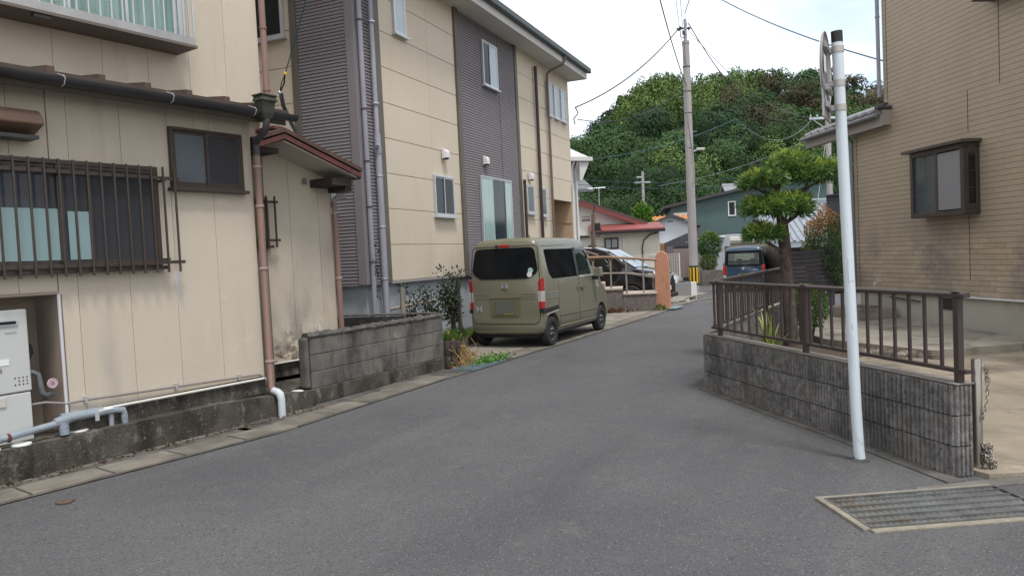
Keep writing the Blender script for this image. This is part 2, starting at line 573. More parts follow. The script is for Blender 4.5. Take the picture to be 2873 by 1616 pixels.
# asphalt edge on the house side; gutter slabs lie on its left
EDGE = [(-6.9, 1.1), (-5.3, 3.28), (-3.78, 5.3), (-2.36, 7.19), (-1.01, 9.9), (-.02, 11.72), (1.85, 15.2), (3.72, 18.73), (5.1, 21.9), (6.35, 24.9), (7.6, 26.9), (8.6, 29.5)]
def along(poly, step):
    segs = [(Vector(poly[i]), Vector(poly[i + 1])) for i in range(len(poly) - 1)]
    outl, carry = [], 0.0
    for a, b in segs:
        L_ = (b - a).length
        t = (b - a) / L_
        x = carry
        while x < L_:
            outl.append((a + t * x, t))
            x += step
        carry = x - L_
    return outl
gut = MB()
for i in range(len(EDGE) - 1):
    a, b = Vector(EDGE[i]), Vector(EDGE[i + 1])
    t = (b - a).normalized()
    n = Vector((-t.y, t.x))
    q = [a, b, b + n * .56, a + n * .56]
    gut.add([(p.x, p.y, gz(p.y) + .010) for p in q], [(0, 1, 2, 3)])
gutter = struct(gut.build('gutter', mat('gutter_mortar', (.13, .12, .105), (.05, .046, .042), scale=4, rough=.95, bump=.8, bscale=60)))
slab = None
for p, t in along(EDGE, .605):
    c = p + t * .3 + Vector((-t.y, t.x)) * .19
    if -1.0 < c.x < -.1 and 10.35 < c.y < 11.75:
        continue                                                # the steel grating lies here
    ang = math.atan2(t.y, t.x)
    if slab is None:
        slab = MB().box(-.291, .291, -.165, .165, 0, .03).build('gutter_slab', CONC_SLAB, gutter, bevel=.008)
        sl0 = slab
    else:
        slab = copy_piece(sl0, gutter, (0, 0, 0))
    slab.location = (c.x, c.y, gz(c.y) - .004 + random.uniform(-.002, .003))
    slab.rotation_euler = (random.uniform(-.004, .004), random.uniform(-.004, .004), ang + random.uniform(-.006, .006))

def flat(name, m, pts, z, th=.05):
    return MB().prism(pts, z - th, z, 'z').build(name, m)
# concrete parking strip in front of the two-storey house
struct(flat('driveway', CONC, [(-.95, 10.85), (-.40, 11.9), (1.48, 15.4), (3.32, 18.9), (3.75, 19.75), (2.2, 20.1), (1.6, 20.4), (-2.0, 13.2)], .014))
struct(flat('driveway_beyond', CONC, [(4.0, 20.1), (4.72, 22.1), (5.98, 25.1), (7.2, 27.1), (6.2, 28.8), (2.2, 27.5), (2.3, 21)], -.02))
struct(flat('lot_paving', mat('lot_concrete', (.285, .240, .180), (.18, .152, .115), scale=1.3, rough=.92, bump=.6, bscale=60,
     dirts=[((.085, .072, .056), .9, .50, .66, (1, 1, 1)), ((.36, .32, .25), 2.3, .6, .8, (1, 1, 1))], speck=[((.45, .42, .36), 50, .92, .3)]),
     [(3.02, 5.05), (3.1, 4.84), (6.0, 4.9), (14, 5.2), (14, 10), (7.3, 16), (7.1, 19), (7.6, 19.5), (6.6, 20.2), (4.6, 12.1), (2.45, 8.5)], .035))
STONE = mat('rough_stone', (.16, .13, .10), (.09, .075, .06), scale=7, rough=.95, bump=1, bscale=40)
slab_pts = [(5.45, 9.62), (6.79, 9.86), (7.25, 10.2), (7.18, 13.7), (7.05, 15.0), (5.0, 15.3), (4.75, 11.3)]
tag(flat('house_apron', CONC, slab_pts, .14, .12), 'raised concrete apron slab beside the tan tiled house', 'slab')
# ------------------------------------------------------------------ window builder
def window(parent, loc, w_, h, fm, panes, rotz=0.0, fw=.035, proud=.05, sill=True, name='window', stile=.03, headrail=True):
    """frame mesh with panes as sub-parts; outside is -y; panes = [(u0, u1, material, depth step)]"""
    f = MB()
    f.box(0, fw, -proud, .0, 0, h).box(w_ - fw, w_, -proud, .0, 0, h).box(fw, w_ - fw, -proud, .0, h - fw, h).box(fw, w_ - fw, -proud, .0, 0, fw)
    for (u0, u1, pm, dy) in panes:
        a, b = fw + (w_ - 2 * fw) * u0, fw + (w_ - 2 * fw) * u1
        y0 = -proud + .012 + dy
        if stile:
            s_ = stile
            f.box(a, a + s_, y0 - .006, y0 + .012, fw, h - fw).box(b - s_, b, y0 - .006, y0 + .012, fw, h - fw)
            f.box(a + s_, b - s_, y0 - .006, y0 + .012, fw, fw + s_).box(a + s_, b - s_, y0 - .006, y0 + .012, h - fw - s_, h - fw)
    if sill:
        f.box(-.03, w_ + .03, -proud - .04, .0, -.035, -.002)
    o = f.build(name, fm, parent, bevel=.003)
    o.location = loc
    o.rotation_euler = (0, 0, rotz)
    for (u0, u1, pm, dy) in panes:
        a, b = fw + (w_ - 2 * fw) * u0, fw + (w_ - 2 * fw) * u1
        y0 = -proud + .012 + dy
        MB().box(a + stile * .8, b - stile * .8, y0 + .001, y0 + .008, fw + stile * .8, h - fw - stile * .8).build('pane', pm, o)
    return o

def downpipe(parent, pts, r, m, clips=(), name='downpipe', cm=None, n=12):
    o = MB().tube(pts, r, n).build(name, m, parent, smooth=True)
    r = max(r) if isinstance(r, list) else r
    for c in clips:
        MB().lathe([(r + .003, -.012), (r + .009, -.010), (r + .009, .010), (r + .003, .012)], 12, c).build('clip', cm or m, o, smooth=True)
    return o

# ------------------------------------------------------------------ beige house on the left
HL = thing('beige_house', 'old beige panelled house with barred window and black gutter', 'house', (-2.79, 8.0, 0), R(56))
BACK = mat('wall_backing', (.16, .135, .11), rough=.95)
MB().box(-1.97, .05, .03, .8, .30, 3.28).box(-6.0, -1.97, .03, .8, 1.50, 3.28).box(-6.0, .83, .80, 6.0, .0, 7.6).build('wall', BACK, HL)
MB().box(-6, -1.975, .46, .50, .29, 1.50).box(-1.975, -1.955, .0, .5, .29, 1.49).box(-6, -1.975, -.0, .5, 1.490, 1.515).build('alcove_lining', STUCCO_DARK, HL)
J = [-6.0, -5.07, -4.605, -4.14, -3.675, -3.21, -2.745, -2.28, -1.815, -1.35, -.885, -.42, .07]
def panel(x0, x1, z0, z1, y, m=STUCCO, name='wall_panel', th=.035):
    return MB().box(x0 + .0016, x1 - .0016, y, y + th, z0, z1).build(name, m, HL, bevel=.003)
for a, b in zip(J, J[1:]):
    if b <= -1.98:
        panel(a, b, 1.515, 3.28, 0)
    elif a < -1.98:
        panel(a, -1.98, 1.515, 3.28, 0)
        panel(-1.975, b, .455, 3.28, 0)
    else:
        panel(a, b, .455, 3.28, 0)
JU = [-6.0, -5.29, -4.82, -4.35, -3.88, -3.41, -2.94, -2.47, -2.0, -1.53, -1.06, -.58, -.10, .37, .845]
for a, b in zip(JU, JU[1:]):
    panel(a, b, 3.42, 7.6, .76)
for k in range(11):
    MB().box(.83, .865, .80 + k * .47, 1.265 + k * .47, 3.0, 7.6).build('wall_panel', STUCCO, HL, bevel=.003)
panel(.04, .075, .455, 3.28, .036, th=.75)
MB().box(-1.975, .06, -.012, .03, .27, .445).build('plinth', LEDGE, HL)
# pent roof over the ground floor
MB().prism([(-.30, 3.275), (.78, 3.42), (.78, 3.47), (-.30, 3.325)], -6, .36, 'x').build('roof', mat('brown_roof_sheet', (.075, .052, .042), (.05, .038, .032), scale=5, rough=.7), HL)
MB().box(-6, .36, -.285, .0, 3.245, 3.272).box(-6, .34, -.27, -.245, 3.17, 3.245).build('eave_board', mat('soffit_dark', (.10, .085, .07), rough=.9), HL)
bat = None
for k in range(10):
    s_ = -3.70 + k * .4142
    if bat is None:
        bat = MB().prism([(-.285, 3.328), (.76, 3.468), (.76, 3.508), (-.285, 3.368)], -.03, .03, 'x').build('roof_batten', mat('batten_brown', (.115, .070, .052), (.06, .042, .035), scale=9, rough=.8), HL)
        bat.location.x = s_
    else:
        copy_piece(bat, HL, (s_, 0, 0))
g_ = MB()
arc = [(-.36 + .062 * math.cos(a), 3.262 + .062 * math.sin(a)) for a in [math.pi + math.pi * k / 10 for k in range(11)]]
arc2 = [(-.36 + .055 * math.cos(a), 3.262 + .055 * math.sin(a)) for a in [2 * math.pi - math.pi * k / 10 for k in range(11)]]
g_.prism(arc + arc2, -6, .40, 'x')
gu = g_.build('gutter', BLACK, HL, smooth=True)
for s_ in (-3.9, -2.95, -2.0, -1.05, -.15):
    MB().tube([(s_, -.29, 3.31), (s_, -.40, 3.275), (s_, -.425, 3.25), (s_, -.40, 3.205), (s_, -.36, 3.195)], .005, 6).build('gutter_bracket', SILVER, gu)
hop = MB()
for (r0, z0, r1, z1) in ((.105, 3.40, .105, 3.42), (.105, 3.35, .09, 3.40), (.065, 3.22, .085, 3.35), (.045, 3.17, .065, 3.22)):
    vs = [(-.02 + r * sx, -.40 + r * .75 * sy, z) for (r, z) in ((r0, z0), (r1, z1)) for (sx, sy) in ((-1, -1), (1, -1), (1, 1), (-1, 1))]
    hop.add(vs, [(0, 3, 2, 1), (4, 5, 6, 7), (0, 1, 5, 4), (1, 2, 6, 5), (2, 3, 7, 6), (3, 0, 4, 7)])
hop.build('rain_head', mat('mossy_hopper', (.035, .038, .028), (.06, .062, .045), scale=14, rough=.8), gu, bevel=.006)
MB().tube([(-.02, -.40, 3.18), (-.02, -.40, 3.12), (-.01, -.36, 3.06), (.03, -.22, 3.02), (.07, -.10, 2.98), (.075, -.085, 2.90), (.075, -.085, 2.82)], .036, 12).build('pipe_elbow', mat('dark_elbow', (.06, .06, .062), rough=.6), gu, smooth=True)
downpipe(HL, [(.075, -.085, 2.84), (.08, -.085, .34), (.08, -.11, .30)], .038, PINKPIPE, [(.075, -.085, 2.72), (.077, -.085, 2.3), (.078, -.085, 1.63), (.08, -.085, .62)], cm=mat('pipe_clip', (.35, .29, .26), rough=.6))
MB().tube([(.08, -.11, .30), (.085, -.18, .285), (.09, -.215, .26), (.09, -.23, .21), (.09, -.23, .0)], [.036, .04, .043, .040, .040], 14).build('drain_pipe', PVC, HL, smooth=True)
# upper corner pipe
downpipe(HL, [(.90, .72, 3.42), (.90, .72, 7.6)], .038, PINKPIPE, [(.90, .72, 4.55), (.90, .72, 3.8)])
# windows and grilles
window(HL, (-.885, .0, 2.46), .815, .59, BROWN, [(0, .5, PANE_FROST, .018), (.47, 1, PANE_SMOKE, 0)], fw=.03)
MB().box(-.30, -.275, -.036, -.030, 2.53, 2.97).build('sash_bar', BROWN, HL)
window(HL, (-3.3, .0, 1.70), 2.26, .94, BROWN, [(0, .62, PANE_SMOKE, .016), (.60, 1, PANE_SMOKE, 0)], fw=.04)
MB().box(-3.25, -1.945, -.030, -.026, 1.78, 2.22).box(-1.88, -1.70, -.046, -.043, 1.78, 2.20).build('pane_sheet', PANE_TEAL, HL)
MB().box(-1.70, -1.665, -.046, -.042, 1.77, 2.56).build('sash_bar', BROWN, HL)
gr = MB().box(-3.4, -.855, -.115, -.10, 2.515, 2.545).box(-3.4, -.85, -.115, -.10, 1.715, 1.745).build('window_grille', BROWN, HL)
for s_ in (-3.0, -1.0, -1.95):
    MB().box(s_ - .01, s_ + .01, -.10, .0, 2.50, 2.52).build('grille_bracket', BROWN, gr)
    MB().box(s_ - .01, s_ + .01, -.10, .0, 1.75, 1.77).build('grille_bracket', BROWN, gr)
bar = None
for k in range(22):
    s_ = -.915 - k * .1165
    if bar is None:
        bar = MB().box(-.009, .009, -.135, -.116, 1.635, 2.635).build('grille_bar', BROWN, gr, bevel=.004)
        bar.location.x = s_
    else:
        copy_piece(bar, gr, (s_, 0, 0), (0, 0, 0))
# extractor hood
MB().prism([(.0, 2.80), (.0, 3.01), (-.16, 3.01), (-.215, 2.97), (-.245, 2.90), (-.245, 2.885)], -2.62, -2.10, 'x').build('extractor_hood', mat('hood_brown', (.22, .135, .095), (.18, .11, .08), scale=3, rough=.5), HL, bevel=.012)
MB().box(-2.60, -2.13, -.20, -.02, 2.77, 2.80).build('hood_underside', BLACK, HL)
MB().tube([(-2.40, -.04, 2.78), (-2.38, -.06, 2.70), (-2.40, -.06, 2.62), (-2.46, -.03, 2.58)], .012, 8).build('hood_cable', BLACK, HL, smooth=True)
# upstairs window with guard rail
window(HL, (-2.6, .76, 4.14), 2.42, 1.2, SILVER, [(0, .26, PANE_CURT, 0), (.25, .51, PANE_CURT, .02), (.50, .76, PANE_CURT, 0), (.75, 1, PANE_CURT, .02)], fw=.05, proud=.07)
gd = MB().box(-2.9, -.25, .385, .76, 4.035, 4.075).box(-2.9, -.25, .385, .40, 4.075, 4.11).box(-2.9, -.25, .38, .405, 4.86, 4.90).box(-.265, -.25, .40, .76, 4.86, 4.90).box(-2.9, -.27, .655, .69, 4.075, 4.21).build('window_guard', mat('guard_aluminium', (.40, .40, .395), (.33, .325, .32), scale=5, rough=.45, metal=.3), HL)
MB().box(-2.9, -.235, .375, .77, 4.005, 4.033).build('guard_tray', mat('guard_tray_brown', (.14, .115, .10), rough=.6), gd)
for k in range(24):
    o = MB().box(-.268 - k * .109, -.253 - k * .109, .386, .400, 4.08, 4.86).build('guard_bar', SILVER, gd, bevel=.003) if k == 0 else copy_piece(o0, gd, (-k * .109, 0, 0))
    if k == 0:
        o0 = o
for y_ in (.48, .57, .66):
    MB().box(-.262, -.250, y_ - .006, y_ + .006, 4.076, 4.86).build('guard_bar', SILVER, gd)
MB().box(-1.83, -1.68, .40, .46, 3.975, 4.005).build('guard_bracket', BLACK, gd)
# pipes along the foot
MB().tube([(-1.97, -.035, .445), (.05, -.035, .435)], .013, 8).build('skirting_pipe', mat('off_white_pipe', (.62, .60, .55), rough=.6), HL, smooth=True)
cdt = MB().tube([(-2.3, .10, .57), (-2.12, .06, .575), (-1.98, -.02, .545), (-1.85, -.03, .55), (-.02, -.03, .485), (.03, -.03, .45), (.045, -.05, .42), (.07, -.06, .41)], .011, 8).build('conduit', mat('grey_conduit', (.23, .21, .20), rough=.6), HL, smooth=True)
for s_, z_ in ((-1.83, .552), (-.98, .521), (-.27, .496)):
    MB().box(s_ - .012, s_ + .012, -.046, .0, z_ - .032, z_ + .032).build('pipe_clip', SILVER, cdt, bevel=.004)
MB().tube([(-1.985, -.012, .40), (-1.985, -.012, 1.49)], .014, 8).build('corner_pipe', mat('lilac_pipe', (.56, .55, .57), rough=.55), HL, smooth=True)

# porch wing with its own small gable
MB().prism([(.30, .25), (1.93, .25), (1.93, 2.86), (.90, 3.16), (.30, 3.0)], .92, 3.0, 'y').build('wing_wall', BACK, HL)
for a, b, za, zb in ((.10, .80, 2.96, 3.14), (.80, 1.245, 3.16, 3.02), (1.245, 1.72, 3.02, 2.88), (1.72, 1.955, 2.88, 2.80)):
    MB().prism([(a + .002, .43), (b - .002, .43), (b - .002, zb), (a + .002, za)], .85, .915, 'y').build('wall_panel', STUCCO2, HL, bevel=.003)
MB().box(1.93, 1.96, .92, 3.0, .25, 2.78).build('wall_panel', STUCCO2, HL)
MB().box(.30, 1.94, .865, .92, .25, .425).build('plinth', LEDGE, HL)
MB().tube([(.1, .83, .437), (1.95, .83, .430)], .013, 8).build('skirting_pipe', MATS['off_white_pipe'], HL, smooth=True)
for nm, pts in (('roof_slope', [(.82, 3.235), (2.06, 2.845), (2.06, 2.895), (.82, 3.285)]), ('roof_slope', [(.82, 3.235), (.36, 3.075), (.36, 3.125), (.82, 3.285)])):
    MB().prism(pts, .33, 3.0, 'y').build(nm, mat('rust_roof', (.10, .052, .042), (.065, .040, .034), scale=7, rough=.75), HL)
MB().prism([(.82, 3.155), (2.05, 2.765), (2.05, 2.825), (.82, 3.215)], .34, .365, 'y').prism([(.82, 3.155), (.37, 3.0), (.37, 3.055), (.82, 3.215)], .34, .365, 'y').build('bargeboard', REDPAINT, HL)
MB().prism([(.82, 3.13), (2.0, 2.765), (2.0, 2.775), (.82, 3.145)], .37, .85, 'y').build('soffit', mat('porch_soffit', (.52, .49, .42), rough=.85), HL)
MB().box(.76, .90, .45, .845, 3.285, 3.32).build('ridge_cap', REDPAINT, HL)
MB().box(1.60, 1.94, .42, .845, 2.66, 2.76).build('roof_beam', DARKWOOD, HL)
MB().box(.42, .80, .44, .845, 2.99, 3.05).build('roof_beam', DARKWOOD, HL)
MB().box(1.90, 2.02, .50, .84, 2.60, 2.72).box(1.97, 2.10, .40, .9, 2.755, 2.80).build('broken_gutter', BLACK, HL, bevel=.01)
MB().tube([(2.10, .72, 2.55), (1.98, .78, 2.53), (1.955, .79, 2.50), (1.955, .79, 2.40)], .036, 12).build('pipe_elbow', mat('lilac_elbow', (.30, .26, .28), rough=.6), HL, smooth=True)
downpipe(HL, [(1.955, .79, 2.47), (1.965, .79, .28)], .037, PINKPIPE, [(1.957, .79, 2.33), (1.962, .79, 1.45)], cm=MATS['pipe_clip'])
vt = MB().lathe([(.062, .0), (.062, -.012), (.050, -.020), (.046, -.008)], 24, (1.50, .85, 2.735), 'y').build('vent', mat('vent_cream', (.50, .44, .34), rough=.6), HL, smooth=True)
for k in range(5):
    MB().box(1.462, 1.538, .834, .842, 2.703 + k * .015, 2.709 + k * .015).build('vent_slot', DARK, vt)
window(HL, (.62, .85, 1.91), .26, .58, BROWN, [(0, 1, PANE_DARK, 0)], fw=.03)
g2 = MB().box(.60, .985, .74, .755, 2.425, 2.455).box(.60, .995, .74, .755, 1.955, 1.985).build('window_grille', BROWN, HL)
for s_ in (.66, .80, .925):
    MB().box(s_ - .009, s_ + .009, .722, .74, 1.88, 2.51).build('grille_bar', BROWN, g2)
MB().tube([(1.58, .80, .43), (1.58, .80, .86)], .014, 8).build('stub_pipe', WHITE, HL, smooth=True)

# ------------------------------------------------------------------ concrete ledge and what stands on it
lg = thing('concrete_ledge', 'low mould-stained concrete ledge along the foot of the beige house', 'ledge', (-2.79, 8.0, 0), R(56))
_lp = [(-6, -.17), (-.6, -.165), (.28, -.15), (.74, -.02), (.70, .30), (1.98, .86), (1.98, 1.5), (.0, 1.5), (-6, .9)]
_lz = [.285, .285, .235, .18, .18, .20, .20, .25, .285]
_lb = MB().prism(_lp, -.05, 1.0, 'z')
_lb.v = [(x, y, -.05) for (x, y) in _lp] + [(x, y, z) for (x, y), z in zip(_lp, _lz)]
_lb.f = _lb.f[:1] + [(9, 10, 17), (10, 16, 17), (10, 11, 16), (11, 13, 16), (11, 12, 13), (13, 14, 15), (13, 15, 16)] + _lb.f[2:]
_lb.build('ledge_body', LEDGE, lg)
MB().prism([(-6, -.25), (.5, -.20), (.5, -.12), (-6, -.15)], -.03, .018, 'z').build('ledge_footing', CONC_SLAB, lg, bevel=.006)
def disc(loc, r, lab):
    o = MB().lathe([(r, 0), (r, .008), (r * .93, .014), (r * .3, .014)], 24).build('drain_cap', mat('cap_white', (.70, .70, .67), rough=.5), None, smooth=True)
    o.location = loc
    return tag(o, lab, 'drain cap', 'white drain caps on the ledge')
disc((-4.06, 5.985, .285), .075, 'white round drain cap below the water heater on the ledge')
disc((-3.86, 6.43, .285), .085, 'white oval drain cap under the wrapped pipe elbow')
disc((-2.52, 8.44, .196), .07, 'white drain cap on the ledge near the grey block wall')
disc((-4.19, 5.80, .285), .075, 'white drain cap cut by the left picture edge')
lf = mat('dry_leaf', (.12, .072, .058), (.085, .06, .05), scale=30, rough=.9)
ll = MB().prism([(.06 * math.cos(a) * (1 + .2 * math.sin(3 * a)), .05 * math.sin(a)) for a in [k * math.pi / 7 for k in range(14)]], .004, .012, 'z').build('flat_leaf', lf)
ll.location = (-3.31, 5.3, 0)
ll.rotation_euler = (0, 0, .6)
tag(ll, 'rust brown flattened lid lying on the asphalt near the gutter', 'lid')

MB().prism([(-.905, 1.64), (-.865, 1.66), (-.84, 1.60), (-.85, 1.56), (-.872, 1.54), (-.875, 1.48), (-.862, 1.44), (-.878, 1.40), (-.889, 1.28), (-.893, 1.38), (-.898, 1.50), (-.915, 1.56)], -.004, .002, 'y').build('sealant_smear', mat('sealant_grey', (.50, .49, .47), rough=.6), HL)
# leaf scraps and grit at the foot of the ledge
nn_ = 420
ss_ = rng.uniform(-4.5, .7, nn_)
P = np.stack([ss_, -.20 - np.abs(rng.normal(0, .05, nn_)), .022 + .008 * rng.random(nn_)], 1)
a = R(56)
P = np.stack([-2.79 + P[:, 0] * math.cos(a) - P[:, 1] * math.sin(a), 8.0 + P[:, 0] * math.sin(a) + P[:, 1] * math.cos(a), P[:, 2]], 1)
V, F, T = leaves(P, rng.normal(size=(nn_, 3)) * np.array([1, 1, .25]), .015 + .035 * rng.random(nn_), .018, vary((.10, .06, .04), nn_, .4))
tag(npmesh('gutter_litter', V, F, LEAF, None, T), 'scattered brown leaf scraps and grit along the foot of the ledge', 'leaf litter', None, 'stuff')

wh = thing('water_heater', 'white outdoor gas water heater standing in the wall alcove', 'water heater', (-2.79, 8.0, 0), R(56))
MB().box(-2.95, -2.225, .03, .32, .70, 1.385).build('heater_body', APPL, wh, bevel=.012)
MB().box(-2.95, -2.235, .035, .32, .29, .692).build('lower_cover', APPL, wh, bevel=.008)
MB().prism(round_poly([(-2.72, 1.255), (-2.30, 1.255), (-2.30, 1.305), (-2.72, 1.305)], .024), .018, .03, 'y').build('exhaust_slot', SILVER, wh)
MB().prism(round_poly([(-2.70, 1.268), (-2.315, 1.268), (-2.315, 1.292), (-2.70, 1.292)], .011), .014, .0185, 'y').build('exhaust_opening', DARK, wh)
MB().box(-2.40, -2.315, .026, .0295, 1.195, 1.215).build('name_plate', mat('grey_print', (.42, .42, .41), rough=.5), wh)
MB().box(-2.50, -2.385, .0265, .0295, .935, .985).box(-2.62, -2.515, .0265, .0295, .94, .985).box(-2.55, -2.50, .0265, .0295, .875, .93).build('sticker', mat('sticker_white', (.75, .75, .74), rough=.5), wh)
MB().box(-2.475, -2.44, .0265, .0295, .878, .915).build('sticker', mat('sticker_print', (.35, .2, .2), (.15, .18, .35), scale=60, rough=.5), wh)
hm = MB()
for r_ in range(3):
    for c_ in range(4 - (2 - r_ if r_ > 0 else 0) - (0 if r_ else 0)):
        hm.lathe([(.006, 0), (.006, -.003)], 8, (-2.26 - c_ * .03, .03, .765 + r_ * .028), 'y')
hm.build('vent_holes', DARK, wh)
MB().box(-2.52, -2.43, .024, .034, .60, .67).build('rating_label', mat('label_cream', (.52, .50, .42), rough=.6), wh)
MB().tube([(-2.225, .20, 1.06), (-2.19, .20, 1.085), (-2.155, .20, 1.06), (-2.15, .20, 1.0), (-2.17, .20, .955), (-2.225, .20, .95)], .022, 10).build('loop_pipe', RUBBER, wh, smooth=True)
vp = MB().tube([(-2.24, .12, .82), (-2.19, .10, .845), (-2.15, .09, .82), (-2.14, .08, .74), (-2.135, .07, .66), (-2.10, .07, .63), (-2.05, .07, .64)], .024, 10).build('valve_pipe', mat('pewter_pipe', (.13, .14, .14), (.1, .105, .105), scale=20, rough=.6), wh, smooth=True)
hv = MB()
for k in range(8):
    a = k * math.pi / 4
    hv.box(-.009, .009, -.004, .004, .0, .034)
    vs = hv.v[-8:]
    hv.v[-8:] = [(x * math.cos(a) - z * math.sin(a), y, x * math.sin(a) + z * math.cos(a)) for x, y, z in vs]
hv.tube([(.038 * math.cos(k * math.pi / 10), 0, .038 * math.sin(k * math.pi / 10)) for k in range(21)], .006, 6)
h_ = hv.build('hand_wheel', mat('pale_pink_paint', (.50, .36, .40), rough=.6), vp, smooth=True)
h_.location = (-2.075, .01, .735)
MB().tube([(-2.075, .07, .735), (-2.075, .015, .735)], .008, 8).build('valve_stem', SILVER, vp)
lp = thing('lagged_pipes', 'blue-grey taped water pipes running along the ledge beside the heater', 'pipes', (-2.79, 8.0, 0), R(56))
MB().tube([(-3.2, -.06, .335), (-2.55, -.075, .36), (-2.15, -.08, .395), (-2.08, -.085, .405)], [.03, .03, .03, .034], 10).build('pipe', LAG, lp, smooth=True)
MB().tube([(-2.12, -.08, .41), (-2.03, -.08, .42), (-1.95, -.07, .425), (-1.6, -.07, .415), (-1.535, -.07, .405), (-1.525, -.07, .36), (-1.525, -.07, .285)], [.036, .045, .034, .028, .03, .03, .028], 10).build('pipe', LAG, lp, smooth=True)
MB().tube([(-2.05, -.03, .44), (-1.7, -.03, .432)], .03, 10).build('pipe', LAG, lp, smooth=True)
MB().tube([(-1.64, -.06, .41), (-1.64, -.06, .285)], .022, 10).build('pipe_leg', GREYPIPE, lp, smooth=True)
MB().tube([(-2.06, -.10, .40), (-2.06, -.11, .30)], .038, 10).build('pipe_foot', LAG, lp, smooth=True)
MB().box(-1.80, -1.765, -.108, -.10, .36, .44).build('tape_tail', mat('silver_tape', (.55, .58, .60), rough=.35, metal=.4), lp)
MB().box(-1.76, -1.63, -.10, -.062, .436, .446).build('tape_shine', mat('painted_shine', (.74, .76, .78), rough=.35), lp)  # white strip painted as the shine along the top of the wrapped pipe
MB().lathe([(.034, -.012), (.04, 0), (.034, .012)], 10, (-2.47, -.076, .362), 'x').build('rusty_clip', mat('rust', (.11, .04, .025), rough=.9), lp)
# ------------------------------------------------------------------ two-storey cream and mauve house
HM = thing('two_storey_house', 'two-storey cream house with mauve clapboard strips and white eaves', 'house', (-1.2, 13.9, 0), R(67))
BB = mat('house_backing', (.30, .25, .18), rough=.9)
MB().box(-2.62, 6.0, .03, 7, 1.30, 6.55).box(6.0, 7.78, .03, 7, 3.55, 6.55).box(6.0, 7.78, 1.62, 7, 1.2, 3.55).build('wall', BB, HM)
MB().box(-2.58, 7.74, .07, 6.9, -.1, 1.30).build('foundation', FOUND, HM)
MB().box(-2.64, 6.0, -.012, .03, 1.285, 1.325).box(-2.672, -2.63, -.012, 6.9, 1.285, 1.325).build('base_flashing', mat('flashing', (.33, .32, .31), rough=.5), HM)
def ypanel(x0, x1, z0, z1, m=BEIGE, y=.0):
    return MB().box(x0 + .0035, x1 - .0035, y, y + .034, z0 + .004, z1 - .004).build('siding_panel', m, HM, bevel=.005)
ZP = [1.325, 1.92, 2.51, 3.085, 3.66, 4.235, 4.81, 5.385, 5.96, 6.55]
for a, b in zip(ZP, ZP[1:]):
    for x0, x1 in ((-1.98, -.35), (-.35, .74), (3.90, 5.20)):
        ypanel(x0, x1, a, b)
    if b < 3.6:
        ypanel(5.20, 5.99, a, b)
    else:
        ypanel(5.20, 6.62, a, b)
        ypanel(6.62, 7.78, a, b)
    MB().box(-2.665, -2.63, 1.17, 2.98, a + .004, b - .004).build('siding_panel', BEIGE, HM, bevel=.005)
    MB().box(-2.665, -2.63, 2.987, 4.8, a + .004, b - .004).build('siding_panel', BEIGE, HM, bevel=.005)
# entrance porch recess
MB().box(6.0, 7.78, 1.60, 1.62, 1.2, 3.55).box(5.97, 5.995, .03, 1.6, 1.2, 3.55).box(7.68, 7.78, -.0, 1.6, .9, 3.56).build('porch_lining', PORCH, HM)
for zz in (1.92, 2.51, 3.085):
    MB().box(7.66, 7.682, .02, 1.6, zz - .003, zz + .003).build('porch_joint', BEIGE_JOINT, HM)
MB().box(5.98, 7.68, .03, 1.6, 3.535, 3.55).build('porch_ceiling', SOFFIT, HM)
# mauve clapboards
CO = .0525
def boards(x0, x1, z0, z1, axis, joined=False):
    first = None
    n = int(round((z1 - z0) / CO))
    if joined:                                              # too fine to pick apart from the lane: one part
        mb = MB()
        for k in range(n):
            mb.prism([(-.022, z0 + k * CO), (.03, z0 + k * CO), (.03, z0 + k * CO + CO), (-.006, z0 + k * CO + CO - .002), (-.014, z0 + k * CO + CO - .012)], x0, x1, 'x')
        o = mb.build('clapboards', SIDING, HM, fix=False)
        o['kind'] = 'stuff'
        return
    for k in range(n):
        z = z0 + k * CO
        if first is None:
            if axis == 'x':
                first = MB().prism([(-.022, .0), (.03, .0), (.03, CO), (-.002, CO - .002), (-.014, CO - .012)], x0, x1, 'x').build('clapboard', SIDING, HM)
            else:
                first = MB().prism([(-2.682, .0), (-2.63, .0), (-2.63, CO), (-2.662, CO - .002), (-2.674, CO - .012)], x0, x1, 'y').build('clapboard', SIDING, HM)
            first.location.z = z
        else:
            copy_piece(first, HM, (0, 0, z))
boards(-2.52, -2.15, 1.33, 6.50, 'x')
MB().box(2.82, 2.826, -.024, -.01, 1.33, 6.5).build('board_joint', SIDING_BACK, HM)
boards(.88, 3.76, 1.33, 6.50, 'x', True)
boards(.12, 1.04, 1.33, 6.50, 'y')
MB().box(-2.70, -2.515, -.035, .03, 1.30, 6.55).box(-2.70, -2.63, .03, .125, 1.30, 6.55).build('corner_trim', CORNER, HM, bevel=.006)
for x0, x1 in ((-2.15, -1.985), (.742, .875), (3.765, 3.895)):
    MB().box(x0, x1, -.045, .03, 1.30, 6.55).build('trim_post', OLIVE, HM, bevel=.005)
MB().box(-2.70, -2.63, 1.045, 1.165, 1.30, 6.55).build('trim_post', OLIVE, HM, bevel=.005)
